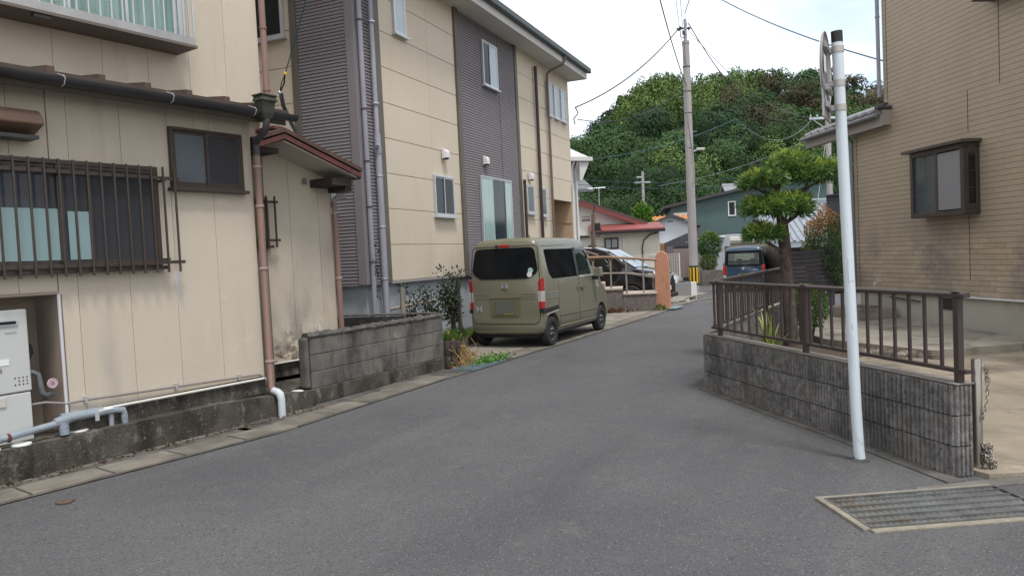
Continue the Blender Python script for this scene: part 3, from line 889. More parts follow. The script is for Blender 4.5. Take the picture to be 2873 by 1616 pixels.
# windows
def mwin(x0, x1, z0, z1, panes, y=.0, **k):
    return window(HM, (x0, y, z0), x1 - x0, z1 - z0, SILVER, panes, fw=.03, stile=.022, **k)
mwin(-.385, .385, 2.44, 3.19, [(0, .52, PANE_NAVY, .016), (.48, 1, PANE_DARK, 0)])
mwin(1.565, 3.17, 1.50, 3.34, [(0, .36, PANE_MINT, 0), (.35, .80, PANE_NAVY, .012), (.78, 1, PANE_MINT, 0)], y=-.024)
mwin(4.18, 4.66, 2.65, 3.33, [(0, 1, PANE_FROST, 0)])
mwin(5.14, 5.52, 2.62, 3.33, [(0, 1, PANE_NAVY, 0)])
mwin(-1.50, -1.12, 5.45, 6.2, [(0, 1, PANE_SKY, 0)])
mwin(1.955, 2.70, 5.26, 6.20, [(0, .52, PANE_DARK, .012), (.46, 1, PANE_SKY, 0)], y=-.024)
for x0 in (5.91, 6.49, 7.04):
    mwin(x0, x0 + .38, 5.26, 6.13, [(0, 1, PANE_SKY, 0)], proud=.04)
window(HM, (-2.665, 2.35, 5.28), 1.08, .95, SILVER, [(0, .5, PANE_DARK, .016), (.47, 1, PANE_DARK, 0)], rotz=R(-90), fw=.035)
window(HM, (-2.69, .92, 2.46), .46, .62, SILVER, [(0, 1, PANE_DARK, 0)], rotz=R(-90), fw=.035)
for (x, z) in ((.05, 3.60), (1.86, 3.66), (4.43, 3.54)):
    vv = MB().prism([(-.022, -.09), (-.12, -.075), (-.12, .02), (-.105, .065), (-.06, .09), (-.022, .095)], x - .075, x + .075, 'x').build('vent_hood', WHITE, HM, bevel=.01)
    vv.location.z = z
    MB().box(x - .06, x + .06, -.105, -.03, -.096, -.086).build('vent_grille', DARK, vv)
# roof, eaves and gutter
ROOFT = mat('dark_green_roof', (.045, .058, .058), (.06, .072, .07), scale=6, rough=.7)
MB().prism([(-3.2, -.50), (7.93, -.50), (7.93, 7.4), (-3.2, 7.4)], 6.52, 6.545, 'z').build('soffit', SOFFIT, HM)
MB().box(-3.2, 7.95, -.52, -.50, 6.50, 6.70).box(7.93, 7.95, -.50, 7.4, 6.50, 6.70).box(-3.22, -3.2, -.52, 7.4, 6.50, 6.70).build('fascia', SOFFIT, HM)
vs = [(-3.25, -.56, 6.705), (8.0, -.56, 6.705), (8.0, 7.45, 6.705), (-3.25, 7.45, 6.705), (.6, 3.4, 8.25), (4.1, 3.4, 8.25)]
MB().add(vs, [(0, 1, 5, 4), (1, 2, 5), (2, 3, 4, 5), (3, 0, 4), (0, 3, 2, 1)]).build('roof', ROOFT, HM)
MB().box(-3.22, 8.02, -.64, -.525, 6.66, 6.80).build('gutter', DKGREEN, HM, bevel=.02)
dp = downpipe(HM, [(5.87, -.585, 6.66), (5.87, -.57, 6.56), (5.87, -.50, 6.46), (5.87, -.14, 6.34), (5.87, -.075, 6.28), (5.87, -.075, 1.1)], .034, TAUPEPIPE, [(5.87, -.075, 5.3), (5.87, -.075, 4.2), (5.87, -.075, 3.3), (5.87, -.075, 2.5)])
downpipe(HM, [(5.05, -.07, 6.30), (5.05, -.07, 1.1)], .04, DKPIPE, [(5.05, -.07, 6.22)])
downpipe(HM, [(3.90, -.10, 3.42), (3.90, -.10, 1.1)], .035, DKPIPE, [(3.90, -.10, 3.36)])
downpipe(HM, [(-2.60, -.085, 6.5), (-2.60, -.085, 1.35), (-2.58, -.06, 1.0), (-2.56, -.05, .5)], .040, GREYPIPE, [(-2.60, -.085, 5.35), (-2.60, -.085, 4.0), (-2.60, -.085, 3.2), (-2.60, -.085, 2.5), (-2.60, -.085, 1.65)], cm=SIDING_BACK)
downpipe(HM, [(-2.30, -.10, 6.5), (-2.30, -.10, 3.70), (-2.30, -.10, 3.62), (-2.30, -.10, .5)], [.038, .038, .052, .052], GREYPIPE, [(-2.30, -.10, 5.4), (-2.30, -.10, 4.13), (-2.30, -.10, 3.0), (-2.30, -.10, 2.2), (-2.30, -.10, 1.38)], cm=SILVER)
MB().lathe([(.058, -.06), (.06, -.05), (.06, .05), (.058, .06)], 14, (-2.30, -.10, 3.40)).tube([(-2.30, -.10, 3.44), (-2.38, -.14, 3.46), (-2.41, -.16, 3.44)], .032, 10).build('pipe_joint', GREYPIPE, HM, smooth=True)
# ivy on the corner pipe
P, D = shell(70, (-2.56, -.12, 1.55), (.05, .05, .55), 1.0)
V, F, T = leaves(P, D, .05, .035, vary((.05, .07, .025), 70, .3))
npmesh('ivy', V, F, LEAF, HM, T)

# ------------------------------------------------------------------ grey block wall along the gutter
bw = thing('block_wall', 'weathered grey concrete block wall standing at the gutter edge', 'wall', (-2.4, 8.6, 0), math.atan2(.865, .501))
MB().box(.012, 2.70, .0, .13, .0, .185).build('wall_base', LEDGE, bw, bevel=.01)
MB().box(.03, 2.68, .018, .118, .185, .79).build('mortar', MORTAR, bw)
xs_ = [0.02, .155, .61, 1.06, 1.52, 2.02, 2.48, 2.70]
for r_ in range(3):
    z0 = .190 + r_ * .2
    xx = [0.02, .56, 1.02, 1.48, 1.97, 2.44, 2.70]
    for a, b in zip(xx, xx[1:]):
        o = MB().box(a + .0045, b - .0045, .008 + random.uniform(-.002, .002), .125, z0, z0 + .191).build('concrete_block', BLOCK, bw, bevel=.007)
cap = MB()
nx, prof = 60, [(.0, 0), (-.006, .022), (.022, .048), (.065, .058), (.108, .046), (.134, .02), (.128, 0)]
rows = []
for i in range(nx + 1):
    x = .012 + (2.706 - .012) * i / nx
    rows.append([(x, y + random.uniform(-.005, .005), .787 + z * (1 + random.uniform(-.2, .2))) for (y, z) in prof])
cap.v = [p for r in rows for p in r]
m_ = len(prof)
cap.f = [(i * m_ + k, i * m_ + k + 1, (i + 1) * m_ + k + 1, (i + 1) * m_ + k) for i in range(nx) for k in range(m_ - 1)] + [tuple(range(m_)), tuple(range(nx * m_, nx * m_ + m_))]
cap.build('coping', mat('rough_coping', (.12, .112, .10), (.045, .042, .04), scale=14, rough=.95, bump=1, bscale=60, speck=[((.28, .26, .24), 60, .85, .3)]), bw)
MB().box(-.055, .01, .0, .13, .20, .80).build('end_render', BLOCK, bw, bevel=.03)

dw = thing('dark_block_wall', 'dark mossy block wall between the two houses', 'wall')
DKBLOCK = mat('dark_block', (.058, .05, .046), (.03, .027, .026), scale=6, rough=.95, bump=.9, bscale=50, rnd=.15)
a_, b_ = Vector((-2.95, 11.36)), Vector((-1.17, 10.93))
t_ = (b_ - a_).normalized()
dw.location = (a_.x, a_.y, 0)
dw.rotation_euler = (0, 0, math.atan2(t_.y, t_.x))
for r_ in range(4):
    for k in range(5):
        x0 = k * .39 - (.195 if r_ % 2 else 0)
        MB().box(max(0, x0) + .004, min(1.83, x0 + .39) - .004, .0, .12, r_ * .2 + .02, r_ * .2 + .212).build('concrete_block', DKBLOCK, dw, bevel=.006)
MB().box(.01, 1.82, .012, .11, 0, .79).build('mortar', DKBLOCK, dw)
MB().box(-.0, 1.84, -.01, .13, .835, .86).build('coping', MATS['rough_coping'], dw, bevel=.015)

# planting bed beside the house: soil, stone edging, bamboo rail, shrubs
bed = flat('planting_bed', mat('bed_soil', (.075, .055, .038), (.05, .04, .028), scale=8, rough=.95, bump=1, bscale=30), [(-2.5, 11.5), (-1.15, 11.1), (-1.0, 11.2), (-.98, 13.4), (-.5, 15.0), (-.85, 15.2), (-2.2, 11.6)], .26, .3)
struct(bed)
ek = thing('bed_edging', 'rough stone edging blocks round the planting bed by the van', 'edging')
for i, (x, y, l, a) in enumerate(((-.99, 11.45, .62, 88), (-.97, 12.1, .62, 89), (-.955, 12.72, .6, 88), (-.93, 13.33, .6, 86))):
    o = MB().box(-l / 2 + .005, l / 2 - .005, -.06, .06, -.02, .27 + random.uniform(-.015, .015)).build('edging_block', STONE, ek, bevel=.015)
    o.location = (x, y, 0)
    o.rotation_euler = (0, 0, R(a))
WOODP = mat('charred_post', (.055, .04, .035), (.035, .028, .025), scale=9, rough=.9, bump=.6, bscale=50, stretch=(1, 1, .2))
pg = thing('post_edging', 'short dark ribbed posts beside the end of the block wall', 'edging')
for i, (x, y, h) in enumerate(((-1.0, 10.93, .42), (-.925, 10.99, .43), (-.86, 11.06, .41))):
    MB().lathe([(.045, .0), (.047, .02), (.047, .2), (.044, .205), (.047, .212), (.046, h - .01), (.038, h)], 10, (x, y, 0)).build('post', WOODP, pg, smooth=True)
BAM = mat('weathered_bamboo', (.30, .27, .215), (.21, .19, .155), scale=10, rough=.7, stretch=(1, 1, .4))
bf = thing('bamboo_rail', 'low weathered bamboo rail with one post by the house foundation', 'fence')
MB().tube([(-1.80, 12.1, .25), (-1.80, 12.1, 1.20)], .04, 10).build('post', BAM, bf, smooth=True)
MB().tube([(-2.12, 12.1, .845), (-1.8, 12.14, .90), (-1.1, 12.5, .99)], .028, 10).build('rail', BAM, bf, smooth=True)
MB().tube([(-.90, 12.42, .2), (-.90, 12.42, 1.3)], .032, 10).build('post', WOODP, bf, smooth=True)

def shrub(name, label, base, h, r, n, tint, stems, leaf=.06, grp=None, cat='shrub', trunk_c=None):
    t = thing(name, label, cat, base, 0, grp)
    tw = MB()
    tips = []
    for k in range(stems):
        a = random.uniform(0, 6.28)
        q = Vector((math.cos(a) * r * random.uniform(.2, .9), math.sin(a) * r * random.uniform(.2, .9), h * random.uniform(.55, .98)))
        tw.tube([(0.02 * math.cos(a), .02 * math.sin(a), 0), (q.x * .3, q.y * .3, q.z * .5), tuple(q)], [.014, .010, .004], 5)
        tips.append(q)
        tips.append(Vector((q.x * .4, q.y * .4, q.z * .6)))
    tw.build('stem', mat(name + '_bark', (.07, .05, .04), rough=.9), t)
    parts = []
    per = max(1, n // len(tips))
    for q in tips:
        P, D = shell(per, tuple(q), (r * .45, r * .45, h * .16), .6)
        D = D + np.array([0, 0, .35])
        parts.append(leaves(P, D, leaf * (.7 + .6 * rng.random(per)), leaf * .55, vary(tint, per, .3), .08))
    V, F, T = merge(parts)
    npmesh('foliage', V, F, LEAF, t, T)
    return t
G = 'dark shrubs in the planting bed'
shrub('shrub', 'sparse dark-leaved shrub right behind the bamboo rail post', (-1.72, 12.25, .26), .98, .20, 260, (.04, .06, .028), 5, grp=G)
shrub('shrub', 'bushy shrub between bamboo post and van', (-1.40, 12.35, .26), .92, .30, 620, (.042, .06, .03), 8, grp=G)
shrub('shrub', 'tall shrub against the tail of the green van', (-1.02, 12.55, .26), 1.12, .30, 900, (.036, .055, .026), 9, grp=G)
for i, (x, y, n, lab) in enumerate(((-1.05, 11.7, 260, 'tuft of bright green weeds behind the block wall end'), (-.93, 12.5, 220, 'low green weeds at the stone edging under the tall shrub'))):
    t = thing('weed_tuft', lab, 'weeds', (x, y, .25))
    P, D = shell(n, (0, 0, .05), (.20, .35, .05), .8)
    D = D * .5 + np.array([0, 0, .9])
    V, F, T = leaves(P, D, .16 * (.5 + rng.random(n)), .022, vary((.085, .15, .03), n, .25), .1)
    npmesh('blades', V, F, LEAF, t, T)
# dry vine heap spilling over the edging
t = thing('dry_vine', 'heap of withered yellow vines spilling over the bed edge', 'dead plant', (-.85, 11.35, 0))
n = 800
P = np.stack([rng.normal(0, .15, n), rng.normal(0, .25, n), np.abs(rng.normal(.10, .14, n))], 1)
P[:, 2] *= np.clip(1.25 - np.abs(P[:, 0] - -.12) * 2.0, .15, 1.2)
V, F, T = leaves(P, rng.normal(size=(n, 3)) + np.array([.3, -.5, -.4]), .06 + .07 * rng.random(n), .014, vary((.30, .20, .07), n, .35, .15))
npmesh('dead_leaves', V, F, LEAF, t, T)
st = MB()
for k in range(34):
    x, y = random.gauss(-.05, .12), random.gauss(0, .2)
    st.tube([(x, y, random.uniform(.15, .42)), (x + .08, y - .1, random.uniform(.1, .3)), (x + .18 + random.uniform(-.1, .1), y - random.uniform(.1, .3), .02)], .004, 4)
st.build('vine_stem', mat('straw', (.33, .23, .09), (.2, .12, .06), scale=20, rough=.9), t)
# steel gutter grating with clover growing through
GR = mat('galvanised_blue', (.25, .33, .36), (.17, .23, .255), scale=9, rough=.5, metal=.4)
gt = thing('gutter_grate', 'galvanised gutter grating with green weeds growing through it', 'grate', (-.62, 10.58, .012), math.atan2(1.82, 1.0))
MB().box(-.02, .98, -.0, .012, .0, .035).box(-.02, .98, .328, .34, .0, .035).box(-.02, -.008, .012, .328, .0, .035).box(.968, .98, .012, .328, .0, .035).build('grate_frame', GR, gt)
br = None
for k in range(11):
    br = MB().box(-.008, .968, -.003, .003, .005, .034).build('grate_bar', GR, gt) if br is None else copy_piece(br0, gt, (0, .03 + k * .0275, 0))
    if k == 0:
        br0 = br
        br.location.y = .03
for k in range(7):
    MB().box(.06 + k * .14, .066 + k * .14, .012, .328, .026, .032).build('cross_bar', GR, gt)
MB().box(-.02, .98, .012, .328, -.008, -.004).build('grate_bottom', DARK, gt)
t = thing('clover_patch', 'green clover patch growing over the gutter grating', 'weeds', (-.28, 11.3, .03), math.atan2(1.82, 1.0))
n = 520
P = np.stack([rng.normal(0, .22, n), rng.normal(.08, .07, n), np.abs(rng.normal(.03, .035, n))], 1)
V, F, T = leaves(P, np.stack([rng.normal(size=n), rng.normal(size=n), .5 + rng.random(n)], 1), .03 + .03 * rng.random(n), .028, vary((.11, .24, .05), n, .25), .1)
npmesh('clover', V, F, LEAF, t, T)['kind'] = 'stuff'
# ------------------------------------------------------------------ vehicles
def boolean_cut(o, cutter_mb):
    c = cutter_mb.build('cutter', DARK, o.parent)
    md = o.modifiers.new('cut', 'BOOLEAN')
    md.operation = 'DIFFERENCE'
    md.object = c
    md.solver = 'EXACT'
    bpy.context.view_layer.update()
    dg = bpy.context.evaluated_depsgraph_get()
    me = bpy.data.meshes.new_from_object(o.evaluated_get(dg))
    o.modifiers.clear()
    o.data = me
    bpy.data.objects.remove(c)
    me.shade_smooth()
    me.set_sharp_from_angle(angle=R(32))

class Car:
    """body lofted through cross-sections; x forward from the tail, -y is the right-hand side"""
    def __init__(s, table, zbelt, lean=0.09, rc=.14):
        s.tab, s.zbelt, s.lean_k, s.rc = table, zbelt, lean, rc
    def at(s, x):
        T = s.tab
        x = min(max(x, T[0][0]), T[-1][0])
        for a, b in zip(T, T[1:]):
            if a[0] <= x <= b[0]:
                k = (x - a[0]) / max(1e-9, b[0] - a[0])
                return [p + (q - p) * k for p, q in zip(a, b)]
    def lean(s, z):
        return max(0.0, z - s.zbelt) * s.lean_k
    def sy(s, x, z):
        _, zb, zt, w_, wb, wt = s.at(x)
        zk = min(s.zbelt, zt - .2)
        if z <= zk:
            k = min(1, max(0, (z - zb - .3) / max(.01, zk - zb - .3)))
            return w_ + (wb - w_) * k
        return wb + (wt - wb) * min(1, (z - zk) / (zt - s.rc - zk))
    def ring(s, x, inset=0.0):
        X, zb, zt, w_, wb, wt = s.at(x)
        zk = min(s.zbelt, zt - .2)
        rc = s.rc
        h = [(0, zb), (w_ - .13, zb), (w_ - .03, zb + .03), (w_, zb + .11), (w_, zb + .3), (wb, zk), (wt, zt - rc), (wt - .02, zt - rc * .55), (wt - .065, zt - rc * .2), (wt - .16, zt - .01), (0, zt + .014)]
        pts = []
        for (y, z) in h:
            yy = y * (1 - inset / max(w_, .1)) if y > .01 else y
            zz = z - inset * max(0.0, (z - zb) / (zt - zb)) + inset * .6 * max(0.0, 1 - (z - zb) / (zt - zb))
            pts.append((yy, zz))
        full = [(-y, z) for (y, z) in pts] + [(y, z) for (y, z) in reversed(pts[1:-1])]
        tail = max(0.0, 1 - x / 1.2)
        return [(x + s.lean(z) * tail, y, z) for (y, z) in full]
    def body(s, name, m, parent, insets):
        L = s.tab[-1][0]
        xs = sorted(set([a[0] for a in s.tab] + [i[0] for i in insets] + [L * k / 24 for k in range(25)]))
        ins = lambda x: np.interp(x, [i[0] for i in insets], [i[1] for i in insets])
        mb = MB()
        rings = [s.ring(x, ins(x)) for x in xs]
        n = len(rings[0])
        mb.v = [p for r in rings for p in r]
        for i in range(len(rings) - 1):
            for k in range(n):
                mb.f.append((i * n + k, i * n + (k + 1) % n, (i + 1) * n + (k + 1) % n, (i + 1) * n + k))
        h = n // 2
        for base in (0, (len(rings) - 1) * n):
            for k in range(h):
                a, b = k, k + 1
                c, d_ = (n - b) % n, (n - a) % n
                q = [base + a, base + b, base + c, base + d_]
                q = list(dict.fromkeys(q))
                if len(q) > 2:
                    mb.f.append(tuple(q))
        return mb.build(name, m, parent, smooth=True)
    def side(s, name, pts, m, parent, off=.006, th=.03, side=-1, smooth=False):
        mb = MB()
        n = len(pts)
        o = [(x, side * (s.sy(x, z) + off), z) for x, z in pts]
        i = [(x, side * (s.sy(x, z) + off - th), z) for x, z in pts]
        mb.add(o + i, [tuple(range(n)), tuple(reversed(range(n, 2 * n)))] + [(k, (k + 1) % n, n + (k + 1) % n, n + k) for k in range(n)])
        return mb.build(name, m, parent)
    def rear(s, name, pts, m, parent, off=.006, th=.03):
        mb = MB()
        n = len(pts)
        o = [(s.lean(z) - off, y, z) for y, z in pts]
        i = [(s.lean(z) - off + th, y, z) for y, z in pts]
        mb.add(o + i, [tuple(range(n)), tuple(reversed(range(n, 2 * n)))] + [(k, (k + 1) % n, n + (k + 1) % n, n + k) for k in range(n)])
        return mb.build(name, m, parent)
    def rear_line(s, name, pts, r, m, parent, closed=True, off=.0):
        q = [(s.lean(z) - off, y, z) for y, z in pts]
        if closed:
            q.append(q[0])
        return MB().tube(q, r, 5).build(name, m, parent)
    def side_line(s, name, pts, r, m, parent, side=-1):
        return MB().tube([(x, side * s.sy(x, z), z) for x, z in pts], r, 5).build(name, m, parent)

CHROME = mat('chrome', (.62, .63, .65), rough=.25, metal=.55)
CARGLASS = mat('privacy_glass', (.008, .009, .010), (.013, .014, .015), scale=2, rough=.04, spec=.05)
SIDEGLASS = mat('privacy_side_glass', (.008, .009, .010), (.016, .017, .018), scale=2, rough=.05, spec=.0)
CARGLASS2 = mat('side_glass', (.022, .034, .028), (.012, .018, .016), scale=7, rough=.04, spec=.10)
LAMP_RED = mat('lamp_red', (.42, .012, .018), (.34, .008, .012), scale=18, rough=.12, spec=.6, coat=.6)
LAMP_CLEAR = mat('lamp_clear', (.52, .50, .47), (.40, .36, .34), scale=30, rough=.15, spec=.6, coat=.6)
BLKTRIM = mat('black_trim', (.018, .018, .020), rough=.4)
PLATE = mat('blank_plate', (.105, .112, .088), rough=.6)
WHEELBLK = mat('black_steel_wheel', (.045, .047, .055), rough=.4, metal=.3)
SEAM = mat('panel_gap', (.012, .012, .010), rough=.9)

def wheel(parent, x, y, r, wd, out, rimm, spokes=0, nutm=CHROME):
    w_ = MB().lathe([(r * .62, -wd / 2), (r * .88, -wd / 2), (r * .97, -wd * .36), (r, -wd * .15), (r, wd * .15), (r * .97, wd * .36), (r * .88, wd / 2), (r * .62, wd / 2), (r * .60, wd * .3), (r * .60, -wd * .3), (r * .62, -wd / 2)], 32, (0, 0, 0), 'y', False).build('wheel', RUBBER, parent, smooth=True)
    w_.location = (x, y, r)
    q = wd / 2 * out
    MB().lathe([(r * .64, q * .96), (r * .60, q * .80), (r * .50, q * .60), (r * .34, q * .72), (r * .16, q * .72), (r * .13, q * .85), (r * .005, q * .85)], 32, (0, 0, 0), 'y', False).build('rim', rimm, w_, smooth=True)
    hb = MB()
    k_ = spokes or 10
    for k in range(k_):
        a = 2 * math.pi * k / k_
        hb.lathe([(r * .06, q * .76), (r * .06, q * .70)], 8, (math.cos(a) * r * .44, 0, math.sin(a) * r * .44), 'y')
    hb.build('rim_hole', DARK, w_)
    nb = MB()
    for k in range(4):
        a = math.pi / 4 + math.pi / 2 * k
        nb.lathe([(r * .05, q * .70), (r * .05, q * .88), (r * .03, q * .92)], 6, (math.cos(a) * r * .22, 0, math.sin(a) * r * .22), 'y')
    nb.build('wheel_nut', nutm, w_)
    return w_

# ---- olive green kei van
gv = thing('kei_van', 'boxy olive green kei van parked tail towards the viewer', 'van', (-.13, 13.09, .014), R(62.6))
VG = mat('olive_paint', (.170, .163, .112), (.165, .158, .108), scale=2, rough=.32, spec=.45, coat=.35, space='object')
C1 = Car([(0, .25, 1.925, .735, .73, .625), (.15, .22, 1.935, .7375, .735, .63), (.9, .22, 1.945, .7375, .735, .635), (1.8, .22, 1.94, .7375, .735, .63),
          (2.30, .22, 1.90, .735, .73, .61), (2.62, .22, 1.55, .735, .73, .60), (2.98, .22, 1.15, .73, .72, .62), (3.28, .22, 1.02, .71, .69, .60), (3.38, .30, .92, .64, .6, .54)], 1.15, .085)
bd = C1.body('body', VG, gv, [(0, .055), (.02, .025), (.06, .007), (.12, 0), (3.2, 0), (3.38, .02)])
cut = MB()
for x in (.37, 2.86):
    for sgn in (-1, 1):
        cut.lathe([(.315, -.15), (.315, .15)], 36, (x, sgn * .68, .285), 'y')
boolean_cut(bd, cut)
for x in (.37, 2.86):
    for sgn in (-1, 1):
        MB().prism([(x + .322 * math.cos(a), .285 + .322 * math.sin(a)) for a in [math.pi * k / 16 for k in range(17)]] + [(x - .322, .22), (x + .322, .22)], sgn * .50, sgn * .66, 'y').build('wheel_well', BLKTRIM, gv)
        wheel(gv, x, sgn * .655, .268, .15, sgn, WHEELBLK)
rw = round_poly([(-.585, 1.765), (-.66, 1.34), (-.50, 1.225), (.50, 1.225), (.66, 1.34), (.585, 1.765)], [.09, .07, .09, .09, .07, .09])
C1.rear('rear_window', rw, CARGLASS, gv, .008)
C1.rear_line('window_edge', rw, .006, BLKTRIM, gv, True, .004)
tg = round_poly([(-.645, 1.80), (-.69, 1.2), (-.675, .43), (.675, .43), (.69, 1.2), (.645, 1.80)], [.08, .05, .13, .13, .05, .08], 5)
C1.rear_line('tailgate_gap', tg, .006, SEAM, gv, True, .0)
C1.rear('high_brake_lamp', [(-.10, 1.785), (.10, 1.785), (.105, 1.825), (-.105, 1.825)], LAMP_RED, gv, .012)
MB().box(.01, .05, .125, .16, 1.775, 1.835).build('rear_camera', BLKTRIM, gv, bevel=.01)
for sgn in (-1, 1):
    for (z0, z1, m_) in ((1.0, 1.20, LAMP_RED), (.815, .998, LAMP_CLEAR), (.695, .813, LAMP_RED)):
        pts = [(sgn * .655, z0), (sgn * .735, z0), (sgn * .735, z1), (sgn * .655, z1 + (.0 if z1 < 1.1 else -.03))]
        mb = MB()
        x1 = .085
        k = [(-.006, pts[0][0]), (.012, sgn * .738), (x1, sgn * .742)]
        ztop_in = z1 - .03 if z1 > 1.1 else z1
        v_ = [(k[0][0], k[0][1], z0), (k[1][0], k[1][1], z0), (k[2][0], k[2][1], z0), (k[0][0], k[0][1], ztop_in), (k[1][0], k[1][1], z1 + (.03 if z1 > 1.1 else 0)), (k[2][0], k[2][1], z1 + (.03 if z1 > 1.1 else 0))]
        mb.add(v_ + [(.05, sgn * .655, z0), (.05, sgn * .655, ztop_in)], [(0, 1, 4, 3), (1, 2, 5, 4), (2, 6, 7, 5), (0, 3, 7, 6), (3, 4, 5, 7), (0, 6, 2, 1)])
        mb.build('tail_lamp', m_, gv, bevel=.004)
    MB().box(-.004, .10, min(sgn * .66, sgn * .744), max(sgn * .66, sgn * .744), .62, .692).build('lamp_base', BLKTRIM, gv, bevel=.005)
C1.side('black_garnish', [(.10, .60), (.66, .635), (.66, .71), (.10, .69)], BLKTRIM, gv, .006)
C1.side('garnish_strip', [(.12, .575), (.66, .612), (.66, .63), (.12, .592)], mat('pale_strip', (.5, .5, .42), rough=.4), gv, .007)
for z in (.875, .915, .955):
    C1.rear_line('pressed_rib', [(-.60, z), (.60, z)], .009, VG, gv, False, -.003)
    C1.side_line('pressed_rib', [(.16, z - .01), (.70, z - .01)], .008, VG, gv)
C1.rear('handle_garnish', round_poly([(-.31, .885), (.31, .885), (.31, .985), (-.31, .985)], .02), VG, gv, .016)
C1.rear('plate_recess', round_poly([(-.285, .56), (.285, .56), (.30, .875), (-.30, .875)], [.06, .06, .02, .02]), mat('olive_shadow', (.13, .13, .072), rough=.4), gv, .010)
pl_ = C1.rear('number_plate', [(-.20, .60), (.20, .60), (.20, .84), (-.20, .84)], PLATE, gv, .020)
MB().box(-.0225, -.019, -.165, .02, .598, .606).build('plate_edge', mat('plate_yellow', (.45, .33, .02), rough=.5), gv)
hlogo = MB()
for sy_ in (-1, 1):
    hlogo.prism([(sy_ * .045, 1.06), (sy_ * .062, 1.065), (sy_ * .052, 1.135), (sy_ * .038, 1.13)], -.014, -.004, 'x')
    hlogo.prism([(sy_ * .018, 1.068), (sy_ * .030, 1.068), (sy_ * .036, 1.128), (sy_ * .024, 1.128)], -.014, -.004, 'x')
hlogo.box(-.014, -.004, -.026, .026, 1.092, 1.104).box(-.014, -.004, -.058, .058, 1.056, 1.064).box(-.014, -.004, -.05, .05, 1.132, 1.139)
hlogo.build('maker_badge', CHROME, gv)
nb = MB()
nb.prism([(.505, .66), (.515, .66), (.515, .73), (.505, .73)], -.010, -.002, 'x').prism([(.555, .66), (.565, .66), (.565, .73), (.555, .73)], -.010, -.002, 'x').prism([(.505, .73), (.515, .73), (.565, .66), (.555, .66)], -.010, -.002, 'x')
nb.box(-.008, -.002, .485, .50, .64, .75).box(-.008, -.002, .57, .585, .64, .75).build('model_badge', CHROME, gv)
for y in (-.47, .47):
    MB().lathe([(.012, 0), (.012, -.006)], 10, (.02, y, .365), 'x').build('bumper_sensor', CHROME, gv)
C1.side('side_glass', round_poly([(.30, 1.72), (.34, 1.30), (.46, 1.19), (1.60, 1.19), (1.60, 1.72)], [.06, .06, .06, .02, .02]), SIDEGLASS, gv, .007)
C1.side('window_pillar', [(1.60, 1.18), (1.70, 1.18), (1.70, 1.74), (1.60, 1.74)], BLKTRIM, gv, .005)
C1.side('front_glass', round_poly([(1.70, 1.72), (1.70, 1.21), (2.36, 1.21), (2.30, 1.52), (2.20, 1.71)], [.02, .02, .03, .05, .05]), CARGLASS2, gv, .006)
C1.side('visor', [(1.68, 1.73), (1.68, 1.69), (2.19, 1.68), (2.32, 1.50), (2.34, 1.54), (2.22, 1.745)], mat('smoke_visor', (.03, .03, .03), rough=.1), gv, .02, .02)
C1.side('belt_moulding', [(.42, 1.165), (1.68, 1.165), (1.68, 1.183), (.42, 1.183)], VG, gv, .008)
C1.side('belt_moulding', [(1.70, 1.165), (2.42, 1.165), (2.42, 1.19), (1.70, 1.19)], CHROME, gv, .008)
for pts in ([(.70, .36), (.70, 1.16)], [(1.66, .34), (1.66, 1.16)], [(.70, .36), (2.50, .34), (2.52, .5)], [(.20, 1.775), (1.0, 1.785), (2.15, 1.77), (2.4, 1.52)], [(.72, .50), (2.5, .48)]):
    C1.side_line('panel_gap', pts, .0045, SEAM, gv)
C1.side('sill_strip', [(.72, .315), (2.50, .315), (2.50, .335), (.72, .335)], mat('olive_light', (.26, .255, .15), rough=.35), gv, .006)
C1.side('door_handle', round_poly([(1.72, .955), (1.90, .955), (1.90, .995), (1.72, .995)], .018), VG, gv, .03, .03)
C1.side('handle_recess', round_poly([(1.56, .92), (1.60, .92), (1.60, 1.01), (1.56, 1.01)], .012), MATS['olive_shadow'], gv, .012)
C1.side('side_marker', round_poly([(2.66, .92), (2.72, .92), (2.72, .96), (2.66, .96)], .015), LAMP_CLEAR, gv, .02)
mr = MB().prism(round_poly([(-.11, -.10), (.05, -.09), (.05, .07), (-.09, .09)], .03), -.07, .07, 'x').build('door_mirror', VG, gv, bevel=.02)
mr.rotation_euler = (0, 0, 0)
mr.location = (2.42, -.83, 1.24)
MB().box(-.03, .03, -.02, .13, -.16, -.08).build('mirror_stay', BLKTRIM, mr, bevel=.01)
MB().tube([(1.55, .2, 1.95), (1.50, .2, 2.02)], .008, 6).build('antenna_stub', BLKTRIM, gv)
MB().box(.1, 3.2, -.6, .6, .17, .24).build('underbody', BLKTRIM, gv)
for (y, z, m_) in ((-.52, 1.36, mat('sticker_green', (.35, .55, .45), rough=.5)), (-.50, 1.29, WHITE)):
    MB().lathe([(.05, 0), (.05, -.003)], 16, (C1.lean(z) - .0085, y, z), 'x').build('sticker', m_, gv).scale = (1, 1, 1)

